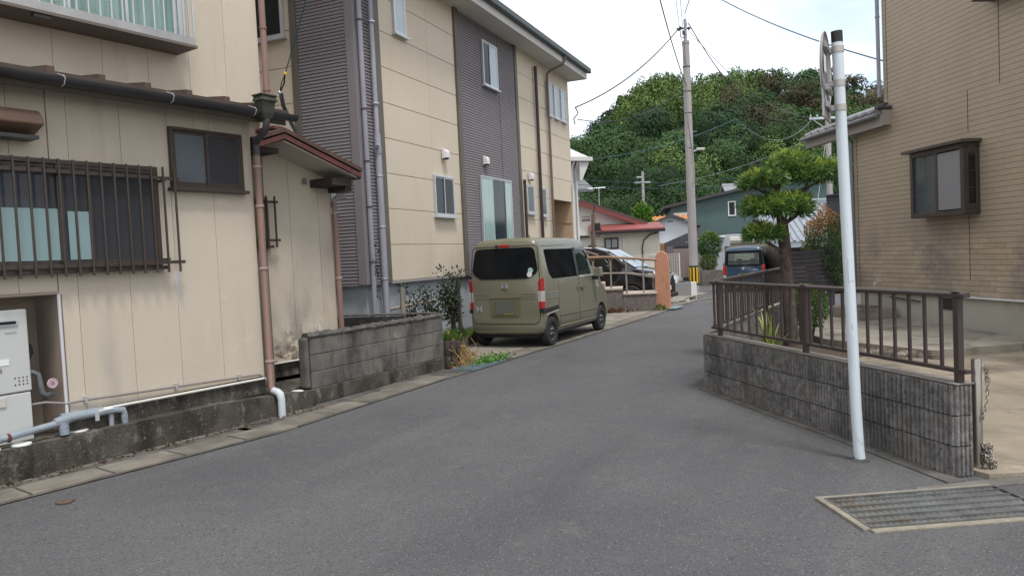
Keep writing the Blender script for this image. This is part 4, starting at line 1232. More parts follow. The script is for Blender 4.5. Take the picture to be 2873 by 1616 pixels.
# ---- blue cargo van far down the lane
bv = thing('blue_van', 'dark blue van seen from behind at the far bend', 'van', (9.72, 30.9, -.30), R(69))
VB = mat('blue_paint', (.022, .058, .10), (.02, .052, .092), scale=2, rough=.25, spec=.5, coat=.5, space='object')
C2 = Car([(0, .28, 1.86, .82, .815, .70), (.15, .25, 1.88, .835, .83, .72), (1.2, .25, 1.89, .835, .83, .72), (2.8, .25, 1.87, .835, .83, .71), (3.15, .25, 1.80, .83, .82, .69), (3.65, .25, 1.20, .82, .80, .68), (3.95, .28, 1.02, .78, .75, .66), (4.05, .34, .9, .7, .66, .6)], 1.07, .12)
b2 = C2.body('body', VB, bv, [(0, .05), (.02, .02), (.07, .005), (.12, 0), (4, 0)])
cut = MB().box(-.3, 3.6, -.60, .60, 1.16, 1.62)
for x in (.75, 3.35):
    for sgn in (-1, 1):
        cut.lathe([(.34, -.2), (.34, .2)], 28, (x, sgn * .78, .30), 'y')
boolean_cut(b2, cut)
for x in (.75, 3.35):
    for sgn in (-1, 1):
        wheel(bv, x, sgn * .74, .30, .17, sgn, SILVER)
AUTOGLASS = glassmat('auto_glass', (.55, .62, .58))
sur = [(-.70, 1.66), (-.755, 1.10), (.755, 1.10), (.70, 1.66)]
for nm, a in (('window_surround', [(-.72, 1.73), (-.60, 1.73), (-.62, 1.10), (-.77, 1.10)]), ('window_surround', [(.72, 1.73), (.77, 1.10), (.62, 1.10), (.60, 1.73)]), ('window_surround', [(-.60, 1.73), (.60, 1.73), (.60, 1.625), (-.60, 1.625)]), ('window_surround', [(-.62, 1.155), (.62, 1.155), (.62, 1.08), (-.62, 1.08)])):
    C2.rear(nm, a, CARGLASS, bv, .008)
C2.rear('rear_window', [(-.60, 1.16), (.60, 1.16), (.59, 1.62), (-.59, 1.62)], AUTOGLASS, bv, .004, .008)
for y in (-.28, .30):
    MB().prism(round_poly([(y - .13, 1.10), (y + .13, 1.10), (y + .12, 1.36), (y - .12, 1.36)], .06), 1.9, 2.02, 'x').build('headrest', BLKTRIM, bv, bevel=.02)
for sgn in (-1, 1):
    MB().box(-.012, .10, min(sgn * .70, sgn * .842), max(sgn * .70, sgn * .842), .72, 1.12).build('tail_lamp', LAMP_RED, bv, bevel=.02)
    MB().box(-.016, .06, min(sgn * .72, sgn * .83), max(sgn * .72, sgn * .83), .60, .72).build('tail_lamp', LAMP_CLEAR, bv, bevel=.01)
    C2.side('side_glass', round_poly([(.25, 1.68), (.25, 1.15), (1.55, 1.15), (1.55, 1.68)], .05), CARGLASS, bv, .006, .03, sgn)
    C2.side('front_glass', round_poly([(1.70, 1.68), (1.70, 1.15), (3.05, 1.15), (2.85, 1.66)], .05), CARGLASS, bv, .006, .03, sgn)
    m2 = MB().box(-.05, .06, -.10, .10, -.11, .11).build('door_mirror', BLKTRIM, bv, bevel=.03)
    m2.location = (3.0, sgn * 1.0, 1.05)
    MB().box(-.02, .02, min(-sgn * .19, 0), max(-sgn * .19, 0), -.08, -.03).build('mirror_stay', BLKTRIM, m2)
C2.rear('plate_garnish', [(-.30, .70), (.30, .70), (.22, .88), (-.22, .88)], VB, bv, .016)
C2.rear('number_plate', [(-.19, .66), (.19, .66), (.19, .83), (-.19, .83)], mat('plate_olive', (.06, .062, .038), rough=.6), bv, .026)
C2.rear('wiper', [(-.30, 1.06), (-.22, 1.05), (.02, 1.13), (.0, 1.145)], BLKTRIM, bv, .02)
MB().lathe([(.055, 0), (.055, -.012), (.035, -.012), (.035, 0)], 16, (-.006, .03, .985), 'x').build('maker_badge', CHROME, bv)
lb = MB()
for k, (a, b) in enumerate(((-.36, -.41), (-.42, -.45), (-.46, -.49), (-.50, -.52), (-.53, -.56))):
    lb.box(-.014, -.004, min(a, b), max(a, b), .905, .935)
lb.build('model_badge', CHROME, bv)
C2.rear('bumper', round_poly([(-.82, .30), (.82, .30), (.82, .56), (-.82, .56)], .04), mat('blue_bumper', (.06, .12, .19), rough=.3), bv, .05, .1)

# ---- black minivan in the next driveway
mv = thing('minivan', 'glossy black minivan nosing out behind the brown handrail', 'car', (.45, 24.55, -.05), R(-27))
VK = mat('black_paint', (.006, .006, .007), (.008, .008, .009), scale=2, rough=.12, spec=.5, coat=.8, space='object')
C3 = Car([(0, .30, 1.80, .90, .89, .72), (.2, .24, 1.88, .915, .905, .74), (1.5, .22, 1.89, .92, .91, .75), (2.7, .22, 1.85, .92, .91, .73), (3.15, .22, 1.72, .915, .90, .70), (3.65, .22, 1.42, .91, .895, .70), (4.02, .22, 1.17, .90, .88, .76), (4.55, .22, 1.08, .88, .85, .74), (4.75, .24, 1.0, .82, .78, .68), (4.84, .32, .9, .72, .68, .6)], 1.05, .12)
b3 = C3.body('body', VK, mv, [(0, .06), (.03, .02), (.1, 0), (4.7, 0), (4.84, .02)])
cut = MB()
for x in (.95, 3.92):
    for sgn in (-1, 1):
        cut.lathe([(.37, -.2), (.37, .2)], 28, (x, sgn * .86, .34), 'y')
boolean_cut(b3, cut)
ALLOY = mat('alloy_wheel', (.50, .51, .53), rough=.25, metal=.8)
for x in (.95, 3.92):
    for sgn in (-1, 1):
        wq = wheel(mv, x, sgn * .81, .335, .21, sgn, ALLOY, 10)
        for k in range(5):
            a = 2 * math.pi * k / 5 + .3
            MB().prism([(.05 * math.cos(a + .5), .05 * math.sin(a + .5)), (.205 * math.cos(a + .16), .205 * math.sin(a + .16)), (.205 * math.cos(a - .16), .205 * math.sin(a - .16)), (.05 * math.cos(a - .5), .05 * math.sin(a - .5))], sgn * .075, sgn * .095, 'y').build('wheel_spoke', ALLOY, wq)
C3.side('side_glass', round_poly([(.35, 1.68), (.35, 1.12), (2.05, 1.12), (2.05, 1.70)], .05), CARGLASS, mv, .006)
C3.side('front_glass', round_poly([(2.15, 1.70), (2.15, 1.12), (3.40, 1.12), (3.05, 1.52), (2.80, 1.66)], [.03, .03, .05, .08, .05]), CARGLASS2, mv, .006)
C3.side('door_gap', [(2.10, .35), (2.112, .35), (2.112, 1.1), (2.10, 1.1)], SEAM, mv, .002)
ws = MB()
ws.add([(3.12, -.60, 1.752), (3.12, .60, 1.752), (4.0, .70, 1.20), (4.0, -.70, 1.20)], [(0, 1, 2, 3)]).add([(3.16, -.58, 1.70), (3.16, .58, 1.70), (3.98, .68, 1.15), (3.98, -.68, 1.15)], [(0, 3, 2, 1)])
ws.build('windscreen', mat('windscreen_sky', (.10, .13, .14), (.08, .10, .11), scale=2, rough=.03, spec=.8, coat=.6), mv)
for k in range(5):
    MB().tube([(4.80 - .012 * k, -.62, .92 - k * .055), (4.88 - .008 * k, 0, .92 - k * .055), (4.80 - .012 * k, .62, .92 - k * .055)], .016, 6).build('grille_bar', CHROME, mv, smooth=True)
for sgn in (-1, 1):
    MB().prism([(4.35, .90), (4.78, .84), (4.80, .93), (4.45, 1.0)], min(sgn * .72, sgn * .875), max(sgn * .72, sgn * .875), 'y').build('headlamp', LAMP_CLEAR, mv, bevel=.02)
    m3 = MB().box(-.06, .06, -.11, .11, -.08, .09).build('door_mirror', VK, mv, bevel=.035)
    m3.location = (3.28, sgn * 1.06, 1.20)
    MB().box(-.03, .03, min(-sgn * .17, 0), max(-sgn * .17, 0), -.07, -.03).build('mirror_stay', VK, m3)
MB().box(4.70, 4.90, -.80, .80, .22, .36).build('front_lip', BLKTRIM, mv, bevel=.03)
MB().box(4.86, 4.90, -.24, -.02, .46, .60).build('number_plate', WHITE, mv)
C3.side('door_handle', round_poly([(1.85, .98), (2.05, .98), (2.05, 1.01), (1.85, 1.01)], .01), CHROME, mv, .025)
C3.side('door_handle', round_poly([(2.25, .98), (2.45, .98), (2.45, 1.01), (2.25, 1.01)], .01), CHROME, mv, .025)

# ---- silver car behind the minivan
sv = thing('silver_car', 'silver car nose showing behind the terracotta pillar', 'car', (2.55, 28.6, -.2), R(-24))
VS = mat('silver_paint', (.50, .50, .50), rough=.25, metal=.5, coat=.4)
C4 = Car([(0, .28, 1.35, .80, .79, .60), (.3, .22, 1.46, .84, .83, .62), (1.6, .2, 1.48, .85, .84, .62), (2.3, .2, 1.40, .85, .84, .60), (2.95, .2, 1.05, .845, .83, .70), (3.6, .2, .95, .83, .80, .68), (3.85, .22, .85, .78, .74, .62), (3.95, .3, .72, .68, .64, .56)], .92, .2, .10)
b4 = C4.body('body', VS, sv, [(0, .05), (.05, .01), (.1, 0), (3.95, .01)])
for x in (.75, 3.25):
    for sgn in (-1, 1):
        wheel(sv, x, sgn * .76, .29, .18, sgn, ALLOY)
C4.side('side_glass', round_poly([(.5, 1.32), (.45, .98), (2.5, .98), (2.2, 1.28)], .05), CARGLASS, sv, .006)
for sgn in (-1, 1):
    MB().prism([(3.45, .66), (3.88, .62), (3.90, .72), (3.6, .80)], min(sgn * .62, sgn * .80), max(sgn * .62, sgn * .80), 'y').build('headlamp', LAMP_CLEAR, sv, bevel=.02)
MB().box(3.90, 3.97, -.55, .55, .52, .64).build('grille', BLKTRIM, sv, bevel=.02)
# ---- kick scooter
ks = thing('kick_scooter', 'small white kick scooter standing by the grey low wall', 'scooter', (5.38, 23.6, gz(23.6)), R(160))
for x in (-.22, .26):
    MB().lathe([(.03, -.015), (.06, -.018), (.06, .018), (.03, .015)], 16, (x, 0, .06), 'y').build('wheel', WHITE, ks, smooth=True)
MB().box(-.18, .22, -.05, .05, .07, .09).build('deck', SILVER, ks, bevel=.01)
MB().tube([(.24, 0, .09), (.16, 0, .72)], .02, 8).build('steering_column', WHITE, ks, smooth=True)
MB().tube([(.16, -.17, .73), (.16, .17, .73)], .014, 8).build('handlebar', GREYPIPE, ks, smooth=True)
# ------------------------------------------------------------------ ribbed block wall with brown fence on the right
RWY = math.atan2(-.979, .203)
rbw = thing('ribbed_block_wall', 'dark ribbed concrete block wall at the lot corner under the brown fence', 'wall', (2.17, 8.46, 0), RWY)
def ribblock(x0, x1, z0, z1, endface=False):
    n = max(3, int(round((x1 - x0) / .044)))
    pts = []
    for k in range(n):
        a = x0 + (x1 - x0) * k / n
        b = x0 + (x1 - x0) * (k + 1) / n
        w_ = b - a
        pts += [(a + w_ * .04, .015), (a + w_ * .16, random.uniform(-.003, .003)), (a + w_ * .64, random.uniform(-.003, .004)), (a + w_ * .76, .015)]
    if endface:
        m_ = 4
        for k in range(m_):
            a = .015 + .135 * k / m_
            w_ = .135 / m_
            pts += [(x1, a + .001), (x1 + .011, a + w_ * .18), (x1 + .011, a + w_ * .62), (x1, a + w_ * .78)]
    pts += [(x1 - .002, .15), (x0, .15)]
    return MB().prism(pts, z0, z1, 'z').build('ribbed_block', RIBBLOCK, rbw)
JX = [0, .32, .88, 1.45, 2.02, 2.585, 3.15, 3.64]
for r_ in range(3):
    for a, b in zip(JX, JX[1:]):
        ribblock(a + .005, b - .005, .008 + r_ * .207, .008 + r_ * .207 + .197, b == 3.64)
MB().box(.01, 3.63, .028, .14, .0, .62).build('mortar', mat('dark_mortar', (.055, .052, .048), rough=.95), rbw)
MB().box(.0, 3.65, .012, .16, .626, .634).build('wall_top', mat('wall_top_concrete', (.20, .185, .165), (.12, .11, .1), scale=9, rough=.95, bump=.9, bscale=60), rbw)
MB().prism([(.0, -.07), (1.2, -.10), (2.4, -.085), (3.72, -.13), (3.72, .0), (.0, .0)], -.03, .010, 'z').build('wall_footing', mat('footing_grime', (.13, .122, .108), (.075, .07, .064), scale=5, rough=.95, bump=.8, bscale=50), rbw)
# return of the wall along the lane
ra, rb = Vector((2.17, 8.46)), Vector((4.55, 12.52))
rt = (rb - ra).normalized()
rwl = thing('lane_retaining_wall', 'ribbed block wall running away along the lane behind the corner', 'wall', (2.17, 8.46, 0), math.atan2(rt.y, rt.x))
rbk = None
for r_ in range(3):
    for k in range(8):
        if rbk is None:
            pts = []
            for i in range(12):
                a = .0 + .57 * i / 12
                pts += [(a, .148), (a + .008, .16), (a + .03, .16), (a + .036, .148)]
            rbk = MB().prism(pts + [(.57, .02), (0, .02)], 0, .198, 'z').build('ribbed_block', RIBBLOCK, rwl)
            rb0 = rbk
            rbk.location = (.01 + k * .578, -.15, .008 + r_ * .207)
        else:
            copy_piece(rb0, rwl, (.01 + k * .578, -.15, .008 + r_ * .207))
MB().box(.02, 4.66, -.125, -.01, 0, .626).build('mortar', MATS['dark_mortar'], rwl)

def fence(name, label, loc, rz, posts, x0, x1, bal, yc=.085):
    t = thing(name, label, 'fence', loc, rz)
    tr = MB().prism([(yc - .028, 1.208), (yc + .028, 1.208), (yc + .028, 1.232), (yc + .016, 1.244), (yc - .016, 1.244), (yc - .028, 1.232)], x0, x1, 'x').build('top_rail', BROWN2, t, bevel=.003)
    MB().box(x0, x1, yc - .020, yc + .020, .700, .7265).build('bottom_rail', BROWN2, t, bevel=.003)
    for p in posts:
        po = MB().box(p - .0225, p + .0225, yc - .0225, yc + .0225, .632, 1.2075).build('post', BROWN2, t, bevel=.003)
        MB().box(p - .034, p + .034, yc - .031, yc + .031, 1.2445, 1.250).build('post_cap', mat('cap_pewter', (.16, .14, .135), rough=.4, metal=.5), po)
    b0 = None
    for x in bal:
        if any(abs(x - p) < .05 for p in posts):
            continue
        if b0 is None:
            b0 = MB().box(-.0095, .0095, yc - .0095, yc + .0095, .7265, 1.208).build('baluster', BROWN2, t)
            b0.location.x = x
        else:
            copy_piece(b0, t, (x, 0, 0))
    return t
fence('brown_fence', 'brown metal railing on top of the ribbed block wall facing us', (2.17, 8.46, 0), RWY, [.25, 1.86, 3.60], .07, 3.68, [.12 + k * .1515 for k in range(24)])
fence('lane_fence', 'brown metal railing running away along the lane past the tree', (2.17, 8.46, 0), math.atan2(rt.y, rt.x), [1.55, 3.1, 4.6], .16, 4.68, [.20 + k * .128 for k in range(36)], -.085)

# ------------------------------------------------------------------ sign on its pole
sg = thing('road_sign', 'round road sign seen from behind on a leaning pale blue pole', 'sign', (2.5, 5.4, 0))
POLE = mat('pale_blue_pole', (.60, .66, .70), (.57, .63, .67), scale=1.2, rough=.5, spec=.4, dirts=[((.42, .47, .50), 5, .6, .8, (3, 3, .3)), ((.30, .30, .29), 16, .56, .68, (1, 1, .6), .02, .30), ((.36, .36, .35), 30, .66, .72, (1, 1, .3))])
MB().tube([(.012, -.0, -.02), (.0, .0, .08), (-.012, .0, .4), (-.035, 0, 1.4), (-.062, 0, 2.6), (-.072, 0, 3.05)], .0385, 20).build('pole', POLE, sg, smooth=True)
MB().lathe([(.085, -.01), (.07, .004), (.05, .012), (.042, .02)], 18, (.005, 0, 0), 'z', False).build('base_collar', mat('collar_asphalt', (.075, .073, .072), (.05, .05, .05), scale=20, rough=.95, bump=1, bscale=60), sg, smooth=True)
MB().tube([(-.072, 0, 3.05), (-.074, 0, 3.13)], .0395, 20).build('pole_cap', BLKTRIM, sg, smooth=True)
nbv = Vector((.868, -.497, 0)).normalized()          # back of the sign
tv = Vector((nbv.y, -nbv.x, 0))
SIGNB = mat('sign_back', (.37, .365, .37), (.32, .315, .32), scale=6, rough=.45, metal=.3, dirts=[((.28, .245, .235), 8, .60, .76, (1, 1, .3))])
cz = Vector((-.07, 0, 0)) - nbv * .092
def disc_mesh(c, n_, prof, seg=40):
    mb = MB()
    t1 = Vector((n_.y, -n_.x, 0))
    t2 = Vector((0, 0, 1))
    rings = []
    for (r, h) in prof:
        rings += [c + n_ * h + (t1 * math.cos(2 * math.pi * k / seg) + t2 * math.sin(2 * math.pi * k / seg)) * r for k in range(seg)]
    fs = []
    for i in range(len(prof) - 1):
        for k in range(seg):
            fs.append((i * seg + k, i * seg + (k + 1) % seg, (i + 1) * seg + (k + 1) % seg, (i + 1) * seg + k))
    fs += [tuple(range(seg)), tuple(range((len(prof) - 1) * seg, len(prof) * seg))]
    return mb.add(rings, fs)
C_ = Vector((cz.x, cz.y, 2.87))
disc_mesh(C_, nbv, [(.262, .002), (.272, .014), (.268, .018), (.258, .006)]).build('sign_disc', SIGNB, sg, smooth=True)
disc_mesh(C_, nbv, [(.26, -.003), (.26, .0015)]).build('sign_face', mat('sign_face_white', (.70, .70, .70), rough=.4), sg)
def sgbox(u0, u1, z0, z1, h0, h1, name, m, bev=.003):
    mb = MB()
    c0 = Vector((cz.x, cz.y, 0))
    vs = []
    for h in (h0, h1):
        for (u, z) in ((u0, z0), (u1, z0), (u1, z1), (u0, z1)):
            p = c0 + nbv * h + tv * u + Vector((0, 0, z))
            vs.append(tuple(p))
    mb.add(vs, [(0, 1, 2, 3), (7, 6, 5, 4), (0, 1, 5, 4), (1, 2, 6, 5), (2, 3, 7, 6), (3, 0, 4, 7)])
    return mb.build(name, m, sg, bevel=bev)
sgbox(-.21, .21, 2.505, 2.70, .0, .012, 'auxiliary_plate', SIGNB, .005)
for z in (3.02, 2.72, 2.60):
    sgbox(-.15, .15, z - .02, z + .02, .016, .035, 'bracket_rail', SIGNB)
for z in (3.0, 2.76, 2.585):
    x = -.035 - .037 * (z - 1.4) / 1.65
    MB().lathe([(.0395, -.024), (.043, -.022), (.043, .022), (.0395, .024)], 20, (x, 0, z)).build('pole_band', mat('band_beige', (.43, .41, .385), rough=.45, metal=.3), sg, smooth=True)
    sgbox(-.02, .02, z - .02, z + .02, .035, .065, 'clamp', SIGNB)
sgbox(.06, .18, 2.83, 2.95, .0185, .0195, 'sticker', WHITE, 0)
sgbox(.05, .14, 2.63, 2.67, .0125, .0135, 'sticker', WHITE, 0)
MB().box(-.055, -.015, -.0395, -.036, 1.33, 1.50).build('sticker', mat('pole_sticker', (.56, .63, .66), rough=.4), sg)

# ------------------------------------------------------------------ steel drain grate in the road
dg_ = thing('road_drain_grate', 'long steel drain grating set in the asphalt beside the lot entrance', 'grate', (1.93, 4.08, .006), R(4.5))
MB().box(-.042, .0, -.02, .54, -.01, .014).box(.0, 1.12, .50, .54, -.01, .013).box(.0, 1.12, -.06, -.012, -.01, .008).build('grate_kerb', mat('yellowed_kerb', (.28, .255, .20), (.19, .172, .14), scale=9, rough=.95, bump=.8, bscale=70), dg_, bevel=.005)
GST = mat('grate_steel', (.20, .205, .20), (.13, .133, .13), scale=6, rough=.5, metal=.5, dirts=[((.14, .105, .07), 4, .55, .75, (1, 1, 1))])
MB().box(.0, 1.12, .488, .50, -.02, .016).box(.0, 1.12, -.012, .0, -.02, .016).box(.0, .012, .0, .488, -.02, .016).box(1.12, 1.132, -.012, .50, -.02, .016).build('grate_frame', GST, dg_)
MB().box(.012, 1.12, .0, .488, -.021, -.017).build('drain_bottom', mat('drain_dark', (.045, .048, .045), rough=.8), dg_)
for k in range(5):
    MB().box(.012, 1.12, .06 + k * .092, .068 + k * .092, -.015, .015).build('bearing_bar', GST, dg_)
cb = None
for k in range(27):
    if cb is None:
        cb = MB().prism([(-.013, -.012), (.013, -.004), (.013, .006), (-.013, -.002)], .0, .488, 'y').build('cross_bar', GST, dg_)
        cb.location.x = .035
    else:
        copy_piece(cb, dg_, (.035 + k * .0405, 0, 0))
# lot apron strip on the road edge
struct(flat('lot_threshold', mat('threshold_concrete', (.16, .15, .135), (.10, .095, .085), scale=5, rough=.95, bump=.8, bscale=70), [(2.55, 4.72), (2.88, 4.78), (3.6, 4.86), (9, 5.0), (9, 4.72), (3.2, 4.70), (2.5, 4.60)], .012, .03))

# ------------------------------------------------------------------ stainless bollard with chain
bo = thing('chain_bollard', 'stainless steel bollard beside the end of the ribbed wall', 'bollard', (3.13, 5.0, .03))
MB().lathe([(.031, -.03), (.031, .745), (.028, .752), (.002, .753)], 24).build('post', STEEL, bo, smooth=True)
MB().tube([(.033, -.01, .70), (.05, -.018, .70), (.052, -.02, .68)], .004, 6).build('chain_hook', STEEL, bo)
chn = thing('chain', 'steel link chain hanging on the bollard with its slack piled below', 'chain', (3.13, 5.0, .03))
CH = mat('chain_steel', (.33, .30, .26), (.24, .215, .19), scale=25, rough=.35, metal=.85)
lk = MB()
seg, tb = 12, 5
for i in range(seg):
    a = 2 * math.pi * i / seg
    cx_, cz_ = .0085 * math.cos(a), .0085 * math.sin(a) + (.009 if math.sin(a) > 0 else -.009)
    for k in range(tb):
        b = 2 * math.pi * k / tb
        lk.v.append((cx_ + .0028 * math.cos(b) * math.cos(a), .0028 * math.sin(b), cz_ + .0028 * math.cos(b) * math.sin(a)))
lk.f = [(i * tb + k, ((i + 1) % seg) * tb + k, ((i + 1) % seg) * tb + (k + 1) % tb, i * tb + (k + 1) % tb) for i in range(seg) for k in range(tb)]
link0 = None
path = [Vector(p) for p in ((.048, -.02, .70), (.056, -.025, .58), (.052, -.03, .50), (.03, -.04, .42), (.004, -.045, .345), (-.012, -.044, .31))]
pp = along([tuple(p) for p in path], .027) if False else None
pos = []
for a, b in zip(path, path[1:]):
    n = max(1, int((b - a).length / .026))
    for k in range(n):
        pos.append((a.lerp(b, k / n), (b - a).normalized()))
for k in range(8):
    q = Vector((.05 + random.uniform(-.006, .006), -.03 + random.uniform(-.006, .006), .68 - k * .011))
    pos.append((q, Vector((random.uniform(-1, 1), random.uniform(-1, 1), -.6)).normalized()))
for k in range(90):
    h = random.random()
    q = Vector((.03 + .028 * math.cos(k) * (1 - h * .3) + (.03 if h < .2 else 0), -.05 + .02 * math.sin(k * 2.1), .012 + h * .155))
    pos.append((q, Vector((random.uniform(-.6, .6), random.uniform(-.5, .5), 1)).normalized()))
for i, (p, t) in enumerate(pos):
    if link0 is None:
        link0 = lk.build('chain_link', CH, chn, smooth=True)
        o = link0
    else:
        o = copy_piece(link0, chn, p)
    o.location = p
    e = t.to_track_quat('Z', 'Y').to_euler()
    o.rotation_euler = (t.to_track_quat('Z', 'Y') @ Matrix.Rotation(R(90 if i % 2 else 0), 3, 'Z').to_quaternion()).to_euler()

# ------------------------------------------------------------------ tan tiled house on the right
HR = thing('tan_tiled_house', 'tan brick-tile house with brown bay window on the right', 'house', (7.22, 13.63, 0), R(-84))
TILE = mat('tan_tile', (.40, .330, .245), (.37, .302, .222), scale=1.4, rough=.55, spec=.4, rnd=.09,
           dirts=[((.37, .27, .18), 1.0, .55, .75, (1, 1, .7), 9, 10, .5), ((.185, .165, .158), .75, .46, .64, (1, 1, .8), 1.15, 2.2)])
GROUT = mat('tile_grout', (.20, .16, .12), (.17, .135, .10), scale=2, rough=.9)
MB().box(-1.5, 9, .026, 7, .62, 3.95).box(-.44, 9, .026, 7, 3.95, 7.5).build('wall', GROUT, HR)
MB().box(-1.46, 9, .045, 6.9, -.05, .60).build('foundation', mat('render_grey', (.43, .41, .35), (.38, .36, .31), scale=1.2, rough=.85, dirts=[((.29, .27, .235), 1.4, .54, .74, (1, 1, .4))]), HR)
MB().box(-1.51, 9, -.014, .026, .60, .632).build('base_flashing', WHITE, HR)
TC, TL = .0845, .2275
nrow_all = int((6.6 - .64) / TC)
cells = []
for r_ in range(nrow_all):
    z0 = .64 + r_ * TC
    xs0 = -1.5 if z0 < 3.86 else -.44
    x = -1.5 - (TL / 2 if r_ % 2 else 0)
    while x < 5.0:
        a, b = max(x, xs0), min(x + TL, 5.0)
        if b - a > .03:
            cells.append((r_, z0, a, b, x))
        x += TL
tile0 = None
rest = MB()
near = [c for c in cells if c[0] < 13 and abs((c[3] - c[2]) - TL) < .001]
near = set(id(c) for c in near[:300])
for c in cells:
    r_, z0, a, b, x = c
    if id(c) in near:
        if tile0 is None:
            tile0 = MB().box(0, TL - .0035, .0, .03, 0, TC - .0055).build('wall_tile', TILE, HR, bevel=.0025)
            tile0.location = (a, 0, z0)
        else:
            copy_piece(tile0, HR, (a, random.uniform(-.0012, .0012), z0))
    else:
        rest.box(a, b - .0018, .0, .029, z0, z0 + TC - .0055)
rt_ = rest.build('upper_tiles', TILE, HR, fix=False)
rt_['kind'] = 'stuff'
for (x, z0, z1) in ((1.74, 3.27, 3.92), (2.42, 3.88, 5.3), (1.72, .9, 1.95), (-.32, 4.2, 6.6), (-1.38, .64, 3.7)):
    MB().box(x - .006, x + .006, -.003, .02, z0, z1).build('sealant_joint', mat('sealant_brown', (.075, .05, .035), rough=.8), HR)
# bay window
bay = MB().box(.67, 1.98, -.28, .0, 1.95, 2.03).box(.67, .74, -.28, .0, 2.03, 3.03).box(1.90, 1.98, -.28, -.19, 2.03, 3.03).box(1.93, 1.98, -.07, .0, 2.03, 3.03).box(.67, 1.98, -.28, .0, 2.99, 3.07).box(1.30, 1.36, -.272, -.22, 2.03, 2.99).box(1.93, 1.975, -.19, -.07, 2.03, 2.12).box(1.93, 1.975, -.19, -.07, 2.9, 3.03)
byo = bay.build('bay_window', mat('bay_dark_brown', (.048, .038, .032), (.042, .033, .028), scale=6, rough=.42, spec=.5), HR, bevel=.005)
MB().box(.55, 2.04, -.36, .0, 3.072, 3.125).build('bay_roof', mat('bay_roof_brown', (.07, .055, .047), rough=.45), byo, bevel=.006)
MB().box(.74, 1.30, -.240, -.232, 2.03, 2.99).build('pane', mat('pane_slate', (.065, .085, .095), (.05, .068, .078), scale=2, rough=.08, spec=.5), byo)
MB().box(1.36, 1.90, -.262, -.254, 2.05, 2.97).build('pane', PANE_GREY, byo)
MB().box(1.01, 1.02, -.246, -.240, 2.03, 2.99).box(.74, 1.30, -.246, -.241, 2.33, 2.342).box(.74, 1.30, -.246, -.241, 2.65, 2.662).build('muntin', mat('muntin_grey', (.11, .13, .14), rough=.5), byo)
for k in range(3):
    MB().box(1.948, 1.956, -.175, -.085, 2.14 + k * .255, 2.36 + k * .255).build('side_pane', PANE_DARK, byo)
    MB().box(1.956, 1.966, -.19, -.07, 2.365 + k * .255, 2.385 + k * .255).build('side_bar', BROWN, byo)
MB().box(2.30, 3.9, -.34, .0, 5.12, 5.20).box(2.36, 3.9, -.30, .0, 5.20, 6.3).build('upper_bay', BROWN, HR, bevel=.008)
# pent roof at the far end
RT = mat('grey_kawara', (.20, .20, .21), (.12, .12, .125), scale=7, rough=.45, spec=.5)
MB().prism([(-.26, 3.925), (.9, 4.40), (.9, 4.44), (-.26, 3.965)], -3.05, -.24, 'x').build('pent_roof', RT, HR)
for k in range(10):
    MB().tube([(-2.98 + k * .30, -.25, 3.985), (-2.98 + k * .30, .10, 4.13)], .04, 8).build('roof_tile_roll', RT, HR, smooth=True)
MB().box(-3.03, -.22, -.21, -.18, 3.72, 3.92).box(-.26, -.22, -.18, .0, 3.74, 4.02).box(-3.03, -.26, -.18, .0, 3.74, 3.77).build('eave_box', mat('eave_taupe', (.30, .265, .24), rough=.8), HR)
MB().box(-.28, -.19, -.28, .02, 4.03, 4.085).box(-.60, -.30, -.10, .0, 4.10, 4.165).build('ridge_tile', mat('dark_ridge', (.05, .048, .05), rough=.6), HR, bevel=.012)
MB().tube([(-3.05, -.30, 3.91), (-.24, -.30, 3.92)], .04, 8).build('eave_gutter', mat('eave_gutter_grey', (.16, .16, .17), rough=.5), HR, smooth=True)
downpipe(HR, [(-.50, -.05, 4.30), (-.50, -.05, 6.8)], .035, GREYPIPE, [(-.50, -.05, 4.5), (-.50, -.05, 5.8)])
downpipe(HR, [(-1.50, -.29, 3.88), (-1.50, -.26, 3.72), (-1.50, -.09, 3.64), (-1.50, -.06, 3.56), (-1.50, -.06, .3)], .034, mat('slate_pipe', (.22, .24, .26), rough=.5), [(-1.50, -.06, 1.8)])
MB().box(.98, 1.36, .028, .044, .38, .57).build('foundation_vent', mat('vent_black', (.035, .033, .032), rough=.6), HR)
for k in range(5):
    MB().box(1.0, 1.34, .022, .028, .40 + k * .034, .412 + k * .034).build('vent_slat', BROWN, HR)
MB().tube([(-.42, .01, .52), (.45, .01, .48)], .014, 8).build('black_pipe', BLKTRIM, HR, smooth=True)
tp_ = MB().tube([(-.66, .0, .80), (-.66, -.10, .81), (-.66, -.14, .80), (-.66, -.16, .75)], .013, 8).tube([(-.70, -.07, .85), (-.62, -.07, .85)], .008, 6).tube([(-.66, -.07, .81), (-.66, -.07, .85)], .008, 6).build('garden_tap', CHROME, HR, smooth=True)
sk = thing('concrete_sink', 'small square concrete wash basin under the garden tap', 'sink', (7.22, 13.63, .14), R(-84))
MB().box(-1.25, -.15, -.75, -.69, 0, .20).box(-1.25, -.15, -.10, -.04, 0, .20).box(-1.25, -1.19, -.69, -.10, 0, .20).box(-.21, -.15, -.69, -.10, 0, .20).box(-1.19, -.21, -.69, -.10, 0, .05).build('basin', CONC, sk, bevel=.008)
